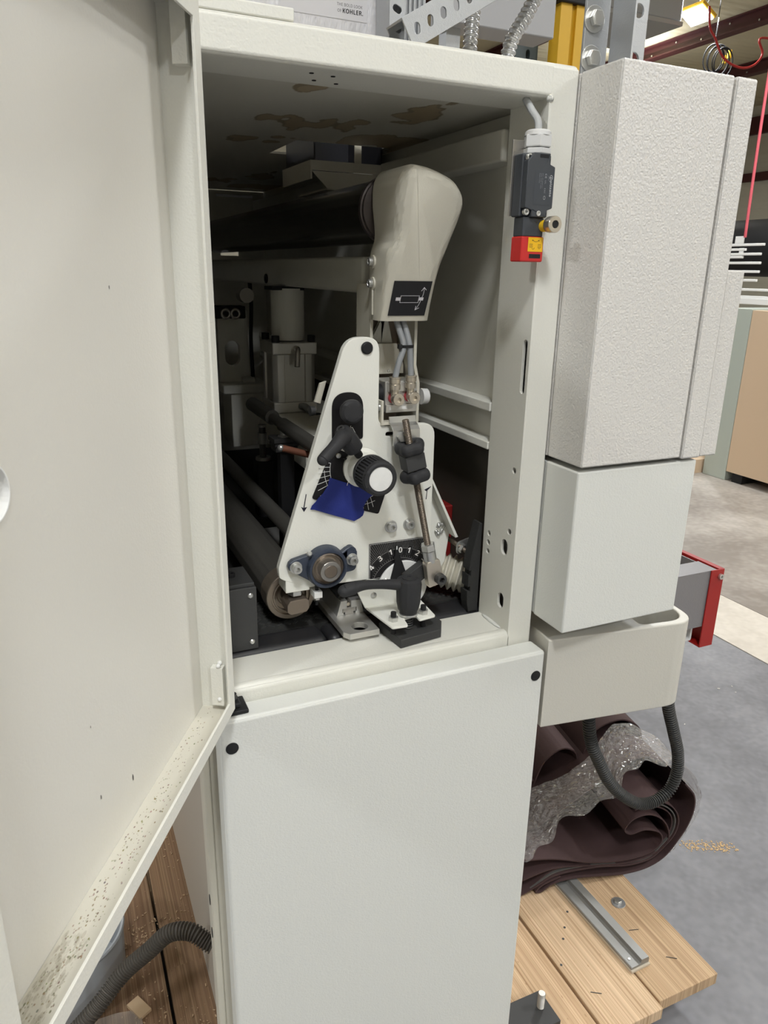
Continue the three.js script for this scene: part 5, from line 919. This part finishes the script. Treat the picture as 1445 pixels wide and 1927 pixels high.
P(tpb, 'post', [bb(-0.02, 0.02, 0, 2.0, -0.75, -0.71), bb(-0.02, 0.02, 0, 1.42, 0.9, 0.94)], M.yellowPaint);
[[1.90, 0.29], [1.86, 0.10], [1.82, 0.27], [1.795, 0.08], [1.744, 0.28], [1.669, 0.28], [1.594, 0.27], [1.513, 0.9], [1.45, 0.9]].forEach(([y, l]) => P(tpb, 'rod', rb(-0.012, 0.012, y - 0.011, y + 0.011, -0.75, l, 0.005), M.white));
P(tpb, 'top_rail', rb(-0.03, 0.03, 1.385, 1.44, -0.75, 0.94, 0.006), M.white);
const tk = thing('air_tank', 'big black tank lying behind the white rod rack', 'tank', { at: [9, 0, -6.4] });
P(tk, 'tank', latheBetween(V(0, 2.0, -1.6), V(0, 2.0, 1), [[0, 0], [0.2, 0.03], [0.34, 0.14], [0.37, 0.3], [0.37, 2.2], [0.34, 2.35], [0, 2.5]], 36), M.black);
P(tk, 'sticker', [bb(-0.385, -0.372, 2.05, 2.14, -0.42, -0.28), bb(-0.385, -0.372, 1.92, 1.99, -0.33, -0.26)], M.white);
P(tk, 'stand', [bb(-0.25, 0.25, 0, 1.68, -1.2, -1.1), bb(-0.25, 0.25, 0, 1.68, 0.4, 0.5)], M.black);
const hc = thing('ceiling_heater', 'grey unit heater hung under the hall roof', 'heater', { at: [6.13, 4.2, -6.7] });
P(hc, 'body', rb(-0.55, 0.5, 0.02, 0.75, -0.5, 0.5, 0.02), std([0.30, 0.31, 0.32], 0.5));
P(hc, 'bottom_seam', bb(-0.56, 0.51, -0.02, 0.02, -0.51, 0.51), M.galv);
P(hc, 'hanger', [cyv(-0.4, 0, 0.75, 1.36, 0.01, 0.01, 8), cyv(0.4, 0, 0.75, 1.36, 0.01, 0.01, 8)], M.zinc);
solo('air_hose', sweep([V(6.70, 4.3, -5.9), V(6.75, 4.107, -5.9), V(6.83, 4.033, -5.9), V(6.975, 3.875, -5.9), V(7.15, 3.808, -5.9), V(7.35, 3.804, -5.9), V(7.50, 3.872, -5.9), V(7.56, 3.967, -5.9), V(7.48, 4.09, -5.9), V(7.75, 4.13, -5.9), V(8.6, 4.3, -5.9)], 0.012, 120, 10), M.red, 'red air hose looping below the dark roof beams', 'hose');
const hcoil = thing('cable_coil', 'coil of black cable hanging below the roof beams', 'cable', { at: [7.2, 3.95, -6.25] });
[0.12, 0.105, 0.13, 0.11, 0.125].forEach((r, i) => P(hcoil, 'loop', new THREE.TorusGeometry(r, 0.008, 8, 36).scale(0.85, 1.2, 1).rotateY(-0.85 + i * 0.13).translate(i * 0.02, -i * 0.012, i * 0.02), M.black));
P(hcoil, 'hanging_strap', cyv(0, 0, 0.12, 1.769, 0.005, 0.005, 6), M.black);
P(hcoil, 'yellow_plug', [cyv(0.17, 0, -0.03, 0.05, 0.025), cyv(0.24, 0, 0.03, 0.11, 0.025)], M.yellow);
solo('drop_hose', sweep([V(5.0, 4.6, -3.51), V(5.0, 3.7, -3.51), V(5.0, 2.9, -3.512), V(4.985, 2.3, -3.49), V(4.98, 1.91, -3.475)], 0.011, 40, 10), std([0.62, 0.10, 0.13], 0.45), 'pink-red hose dropping straight down above the fibreboard stack', 'hose');
// pieces that belong to a part go under that part
function under(t, parentName, ...names) {
  const p = t.children.find(c => c.name === parentName);
  for (const c of [...t.children]) if (names.includes(c.name)) p.add(c);
}
under(fb, 'inner_ring', 'shaft_end'); under(fb, 'flange', 'grease_nipple');
under(hk, 'grip', 'rim', 'cap'); under(mk, 'backing_plate', 'printed_symbol');
under(sc, 'sheet', 'printed_grid', 'rivet'); under(dl, 'sheet', 'printed_scale');
under(ul, 'hub', 'cap_screw'); under(cl, 'hub', 'cap'); under(ec, 'pointer', 'pointer_mark');
under(cv, 'shell', 'pictogram_label', 'side_washer', 'side_screw', 'seam_rod'); under(cv, 'cover_sheet', 'cover_screw');
under(kb, 'body', 'printed_face'); under(sw, 'front_cover', 'printed_text', 'cover_screw', 'cable_slot'); under(sw, 'head', 'release_sleeve', 'release_knob', 'release_centre');
under(vl, 'body', 'label_strip'); under(lr, 'shaft', 'shaft_flat'); under(bk, 'cap', 'cap_screw'); under(pr, 'profile', 'rivet');
under(gd, 'red_flange', 'screw'); under(cab, 'body', 'seam_strip'); under(fp, 'plate', 'stud'); under(door, 'sheet', 'latch_ring', 'scuff'); under(door, 'flange', 'dirt_film', 'corner_block', 'weld_bead');
renderer.render(scene, camera);
